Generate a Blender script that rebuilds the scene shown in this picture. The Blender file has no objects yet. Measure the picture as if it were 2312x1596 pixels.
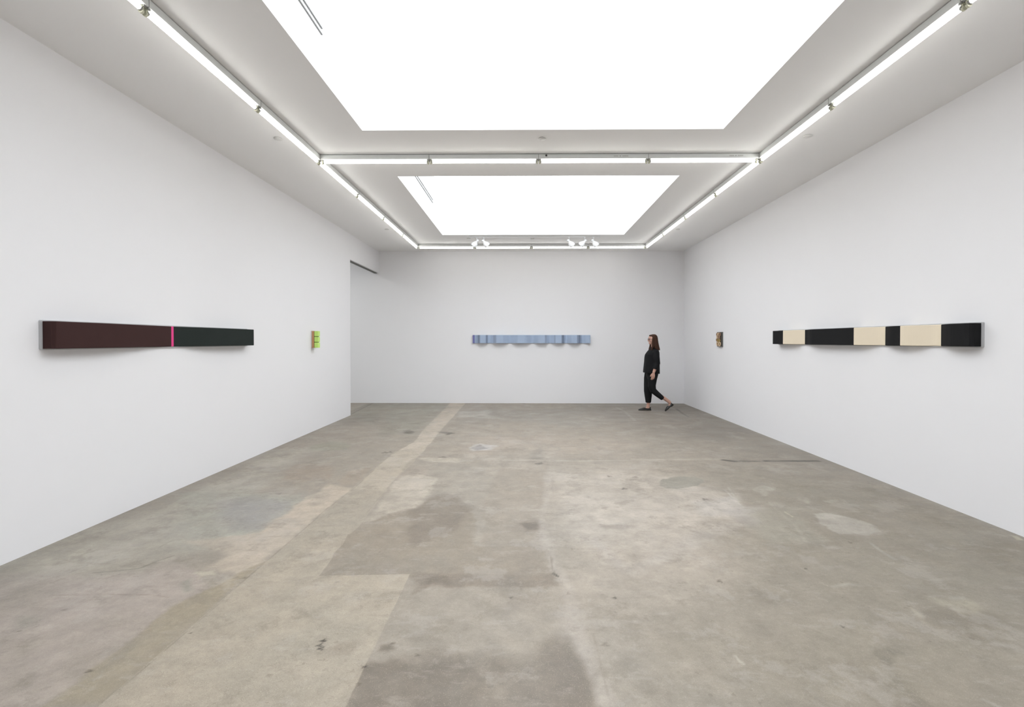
import bpy, bmesh, math
import numpy as np
from mathutils import Vector, Matrix
PI = math.pi
BASEC=(165,158,147)
SLAB_A=(185,175,159); SLAB_B=(176,169,155); SLABK=.85; FLOORK=(.76,.732,.712)
SKYL=3.95; TUBEL=10.0; EXPO=-0.03
C = bpy.context.scene.collection
scene = bpy.context.scene

# ------------------------------------------------------------------ room size (metres, camera at x=0 y=0)
XL, XR, YB, YR, HC = -3.340, 3.668, 11.010, -4.6, 3.495
CAMZ = 1.4367
WT = 0.11                      # wall thickness
OP0, OPH = 9.18, 3.0           # opening in the left wall: start, head height
SX0, SX1 = -1.583, 1.9355
SKY = [(1.336, 4.690), (5.998, 9.310), (-3.326, .028)]  # last one is unseen, added behind the camera for its light
TL, LP, Y0 = -2.2875, 1.2240, 5.320
TR = TL + 4*LP

# ------------------------------------------------------------------ materials
def s2l(c):
    return tuple(((v/255)/12.92 if v/255 <= .04045 else ((v/255+.055)/1.055)**2.4) for v in c)
def mat(name, col, rough=.6, spec=.5, metal=0., emis=None, noise=0., nscale=40., bump=0., trans=0.):
    m = bpy.data.materials.new(name); m.use_nodes = True
    nt = m.node_tree; b = nt.nodes['Principled BSDF']
    b.inputs['Base Color'].default_value = (*col, 1); b.inputs['Roughness'].default_value = rough
    b.inputs['Specular IOR Level'].default_value = spec; b.inputs['Metallic'].default_value = metal
    if trans: b.inputs['Transmission Weight'].default_value = trans
    if emis:
        b.inputs['Emission Color'].default_value = (*emis[0], 1); b.inputs['Emission Strength'].default_value = emis[1]
    if noise or bump:
        tc = nt.nodes.new('ShaderNodeTexCoord'); n = nt.nodes.new('ShaderNodeTexNoise')
        n.inputs['Scale'].default_value = nscale; n.inputs['Detail'].default_value = 5
        nt.links.new(tc.outputs['Object'], n.inputs['Vector'])
        if noise:
            mr = nt.nodes.new('ShaderNodeMapRange'); mr.inputs['To Min'].default_value = 1-noise; mr.inputs['To Max'].default_value = 1+noise
            nt.links.new(n.outputs['Fac'], mr.inputs['Value'])
            mx = nt.nodes.new('ShaderNodeVectorMath'); mx.operation = 'SCALE'
            mx.inputs[0].default_value = col; nt.links.new(mr.outputs[0], mx.inputs['Scale'])
            nt.links.new(mx.outputs[0], b.inputs['Base Color'])
        if bump:
            bp = nt.nodes.new('ShaderNodeBump'); bp.inputs['Strength'].default_value = bump; bp.inputs['Distance'].default_value = .002
            nt.links.new(n.outputs['Fac'], bp.inputs['Height']); nt.links.new(bp.outputs[0], b.inputs['Normal'])
    return m

M = {}
M['wall'] = mat('white_wall_paint', (.848,.842,.86), .75, .25, noise=.008, nscale=1.2)
M['ceiling'] = mat('white_ceiling_paint', (.93,.925,.925), .8, .2)
M['shaft'] = mat('white_shaft_paint', (.88,.88,.88), .8, .2)
M['sky'] = mat('opal_skylight_pane', (.8,.8,.8), .5, .2, emis=((.92,.965,1.), SKYL))
M['sky_side'] = mat('opal_pane_side_room', (.8,.8,.8), .5, .2, emis=((.93,.965,.95), SKYL*.70))  # glow of the pane added out of view to light the side room
M['tube'] = mat('lit_fluorescent_tube', (.9,.9,.9), .4, .3, emis=((1.,.985,.93), TUBEL))
M['housing'] = mat('white_enamelled_steel', (.80,.82,.81), .35, .5)
M['socket'] = mat('cream_plastic_socket', (.66,.66,.52), .45, .5)
M['dark'] = mat('dark_rubber', (.05,.05,.05), .5, .4)
M['steel'] = mat('grey_steel', (.35,.35,.34), .4, .5, metal=.6)
M['track_grey'] = mat('grey_aluminium_rail', (.30,.30,.30), .5, .3)
M['spot'] = mat('white_lamp_enamel', (.86,.87,.88), .3, .5)
M['disc'] = mat('white_cover_plate', (.78,.775,.76), .5, .4)
M['sticker'] = mat('grey_printed_sticker', (.62,.62,.60), .5, .3)
M['gap'] = mat('dark_gap', (.06,.06,.055), .8, .1)
M['doortrack'] = mat('dark_metal_channel', (.10,.10,.085), .5, .3, metal=.3)
M['back'] = mat('pale_grey_backing', (.52,.52,.53), .45, .4)
M['maroon'] = mat('maroon_paint', (.050,.025,.024), .8, .12, noise=.06, nscale=9)
M['pink'] = mat('hot_pink_paint', (.80,.055,.26), .5, .3)
M['greenblack'] = mat('green_black_paint', (.023,.029,.027), .8, .12, noise=.05, nscale=9)
M['black'] = mat('matt_black_paint', (.017,.017,.018), .85, .10, noise=.05, nscale=9)
M['beige'] = mat('beige_linen', (.80,.70,.55), .7, .2, noise=.02, nscale=14)
M['blue'] = mat('pale_blue_paint', (.385,.475,.63), .6, .3, noise=.07, nscale=5)
M['bluedark'] = mat('slate_blue_paint', (.235,.29,.40), .6, .3, noise=.05, nscale=9)
M['bluemid'] = mat('dusty_blue_paint', (.32,.385,.52), .6, .3, noise=.05, nscale=9)
M['violet'] = mat('violet_blue_paint', (.185,.185,.40), .6, .3)
M['lime'] = mat('lime_green_paint', (.60,.86,.22), .5, .35)
M['limegap'] = mat('olive_green_gap', (.07,.12,.015), .7, .2)
M['limeside'] = mat('yellow_green_paint', (.70,.80,.26), .5, .3)
M['cedar'] = mat('orange_brown_wood', (.56,.30,.15), .55, .3, noise=.12, nscale=30)
M['umber'] = mat('dark_stained_wood', (.055,.047,.038), .55, .35, noise=.2, nscale=30)
M['sidegrey'] = mat('charcoal_board', (.13,.125,.115), .6, .3)
M['ring'] = mat('pale_wood_ring', (.74,.55,.36), .5, .3, noise=.1, nscale=60)
M['ring2'] = mat('pinkish_wood_ring', (.38,.25,.17), .5, .3, noise=.1, nscale=60)
M['ring3'] = mat('yellow_wood_ring', (.40,.29,.11), .5, .3, noise=.1, nscale=60)
M['ringcore'] = mat('dark_wood_core', (.06,.03,.015), .7, .2)
M['skin'] = mat('skin', (.56,.33,.26), .5, .4)
M['hair'] = mat('long_brown_hair', (.050,.024,.015), .6, .15, noise=.3, nscale=60)
M['jacket'] = mat('black_cloth', (.0085,.0085,.010), .8, .2, noise=.2, nscale=30)
M['trousers'] = mat('black_trouser_cloth', (.0085,.009,.010), .8, .2)
M['shoe'] = mat('black_leather', (.010,.008,.007), .35, .5)
M['glasses'] = mat('dark_glasses_frame', (.012,.010,.010), .3, .5)
M['lips'] = mat('lips', (.42,.16,.13), .5, .4)

# ------------------------------------------------------------------ helpers
def link(name, bm, m, parent=None, smooth=False):
    me = bpy.data.meshes.new(name)
    bmesh.ops.recalc_face_normals(bm, faces=bm.faces)
    bm.to_mesh(me); bm.free()
    ms = m if isinstance(m, (list, tuple)) else [m]
    for x in ms: me.materials.append(x)
    if smooth:
        for p in me.polygons: p.use_smooth = True
    o = bpy.data.objects.new(name, me); C.objects.link(o)
    if parent: o.parent = parent
    return o
def tag(o, label=None, cat=None, group=None, kind=None):
    if label: o['label'] = label
    if cat: o['category'] = cat
    if group: o['group'] = group
    if kind: o['kind'] = kind
    return o
def thing(name, label, cat, loc=(0,0,0), rotz=0, group=None):
    o = bpy.data.objects.new(name, None); C.objects.link(o)
    o.location = loc; o.rotation_euler = (0,0,rotz); o.empty_display_size = .1
    return tag(o, label, cat, group)
def copy_tree(o, parent=None):
    c = o.copy(); C.objects.link(c)
    if parent: c.parent = parent
    for ch in [x for x in bpy.data.objects if x.parent == o]: copy_tree(ch, c)
    return c
def box(bm, x0, y0, z0, x1, y1, z1, mi=0):
    v = [bm.verts.new(p) for p in [(x0,y0,z0),(x1,y0,z0),(x1,y1,z0),(x0,y1,z0),(x0,y0,z1),(x1,y0,z1),(x1,y1,z1),(x0,y1,z1)]]
    for f in [(0,3,2,1),(4,5,6,7),(0,1,5,4),(1,2,6,5),(2,3,7,6),(3,0,4,7)]:
        fc = bm.faces.new([v[i] for i in f]); fc.material_index = mi
    return bm
def cyl(bm, p0, p1, r0, r1=None, n=20, caps=True, mi=0):
    r1 = r0 if r1 is None else r1
    p0, p1 = Vector(p0), Vector(p1); d = (p1-p0).normalized()
    a = d.orthogonal().normalized(); b = d.cross(a)
    A = [bm.verts.new(p0+(a*math.cos(t)+b*math.sin(t))*r0) for t in [2*PI*i/n for i in range(n)]]
    B = [bm.verts.new(p1+(a*math.cos(t)+b*math.sin(t))*r1) for t in [2*PI*i/n for i in range(n)]]
    for i in range(n):
        f = bm.faces.new([A[i], A[(i+1)%n], B[(i+1)%n], B[i]]); f.material_index = mi; f.smooth = True
    if caps:
        f = bm.faces.new(A[::-1]); f.material_index = mi
        f = bm.faces.new(B); f.material_index = mi
    return bm
def lathe(bm, origin, axis, prof, n=24):
    """prof: (distance along axis, radius) list; open profile, revolved"""
    o, d = Vector(origin), Vector(axis).normalized(); a = d.orthogonal().normalized(); b = d.cross(a)
    rings = []
    for s, r in prof:
        if r < 1e-6: rings.append([bm.verts.new(o+d*s)])
        else: rings.append([bm.verts.new(o+d*s+(a*math.cos(t)+b*math.sin(t))*r) for t in [2*PI*i/n for i in range(n)]])
    for R0, R1 in zip(rings, rings[1:]):
        for i in range(n):
            j = (i+1) % n
            if len(R0) == 1 and len(R1) == 1: continue
            if len(R0) == 1: f = bm.faces.new([R0[0], R1[i], R1[j]])
            elif len(R1) == 1: f = bm.faces.new([R0[i], R0[j], R1[0]])
            else: f = bm.faces.new([R0[i], R0[j], R1[j], R1[i]])
            f.smooth = True
    return bm
def quad(bm, *pts):
    return bm.faces.new([bm.verts.new(p) for p in pts])
def bevel(o, w=.002, seg=2):
    m = o.modifiers.new('bevel', 'BEVEL'); m.width = w; m.segments = seg; m.limit_method = 'ANGLE'
    return o

# ------------------------------------------------------------------ room shell
def struct(name, bm, m, parent=None):
    o = link(name, bm, m, parent)
    if parent is None: o['kind'] = 'structure'
    return o
AX = -6.6                                     # far side of the side room beyond the opening
bm = bmesh.new()
box(bm, XL-WT, YR, 0, XL, OP0, HC+.3)
box(bm, XL-WT, OP0, OPH, XL, YB, HC+.3)
struct('wall_left', bm, M['wall'])
bm = bmesh.new(); box(bm, XR, YR, 0, XR+.12, YB+.12, HC+.3); struct('wall_right', bm, M['wall'])
bm = bmesh.new(); box(bm, AX-.12, YB, 0, XR, YB+.12, HC+.3); struct('wall_back', bm, M['wall'])
bm = bmesh.new(); box(bm, XL-WT, YR-.12, 0, XR+.12, YR, HC+.3); struct('wall_rear', bm, M['wall'])
bm = bmesh.new(); box(bm, AX-.12, 6.4, 0, AX, YB, HC+.3); box(bm, AX, 6.4, 0, XL-WT, 6.52, HC+.3)
struct('wall_side_room', bm, M['wall'])

# ceiling: slab with two rectangular skylight wells, plus the added unseen one behind the camera
bm = bmesh.new()
ys = [YR, SKY[2][0], SKY[2][1], SKY[0][0], SKY[0][1], SKY[1][0], SKY[1][1], YB]
for i, (a, b) in enumerate(zip(ys, ys[1:])):
    if i in (1, 3, 5):
        box(bm, XL, a, HC, SX0, b, HC+.12); box(bm, SX1, a, HC, XR, b, HC+.12)
    else: box(bm, XL, a, HC, XR, b, HC+.12)
struct('ceiling', bm, M['ceiling'])
bm = bmesh.new()
box(bm, AX, 6.4, HC, XL-WT, 7.0, HC+.12); box(bm, AX, 10.2, HC, XL-WT, YB, HC+.12); box(bm, AX, 7.0, HC, -6.0, 10.2, HC+.12); box(bm, -4.2, 7.0, HC, XL-WT, 10.2, HC+.12)
struct('ceiling_side_room', bm, M['ceiling'])
bm = bmesh.new(); box(bm, -6.05, 6.95, HC+.12, -4.15, 10.25, HC+.15); struct('window_4', bm, M['sky_side'])  # unseen glowing pane, added to brighten the side room
SH = .85                                       # depth of the wells
for k, (a, b) in enumerate(SKY):
    bm = bmesh.new(); t = .04
    box(bm, SX0-t, a-t, HC+.12, SX0, b+t, HC+SH); box(bm, SX1, a-t, HC+.12, SX1+t, b+t, HC+SH)
    box(bm, SX0, a-t, HC+.12, SX1, a, HC+SH); box(bm, SX0, b, HC+.12, SX1, b+t, HC+SH)
    w = struct('trim_%d' % (k+2), bm, M['shaft'])
    bm = bmesh.new(); box(bm, SX0-t, a-t, HC+SH, SX1+t, b+t, HC+SH+.03)
    w = struct('window_%d' % (k+1), bm, M['sky'])  # the third pane is an unseen addition that brightens the near room
# pairs of grey rails on the left side of each well
for k, (ye, y0_, lab) in enumerate([(3.750, SKY[0][0]+.02, 'pair of thin grey rails in the near large skylight'),
                                    (8.300, SKY[1][0]+.02, 'pair of thin grey rails in the far skylight')]):
    t = thing('skylight_rail', lab, 'rail', (SX0, y0_, HC+.33), 0, 'rails inside the skylight wells')
    for dz, h in ((0, .010), (.047, .012)):
        bm = bmesh.new(); box(bm, 0, 0, dz, .012, ye-y0_, dz+h); link('rail_bar', bm, M['track_grey'], t)

# dark channel under the head of the opening
bm = bmesh.new(); box(bm, XL-WT+.004, OP0, OPH-.012, XL-.045, YB, OPH)
struct('trim_1', bm, M['doortrack'])

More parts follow.
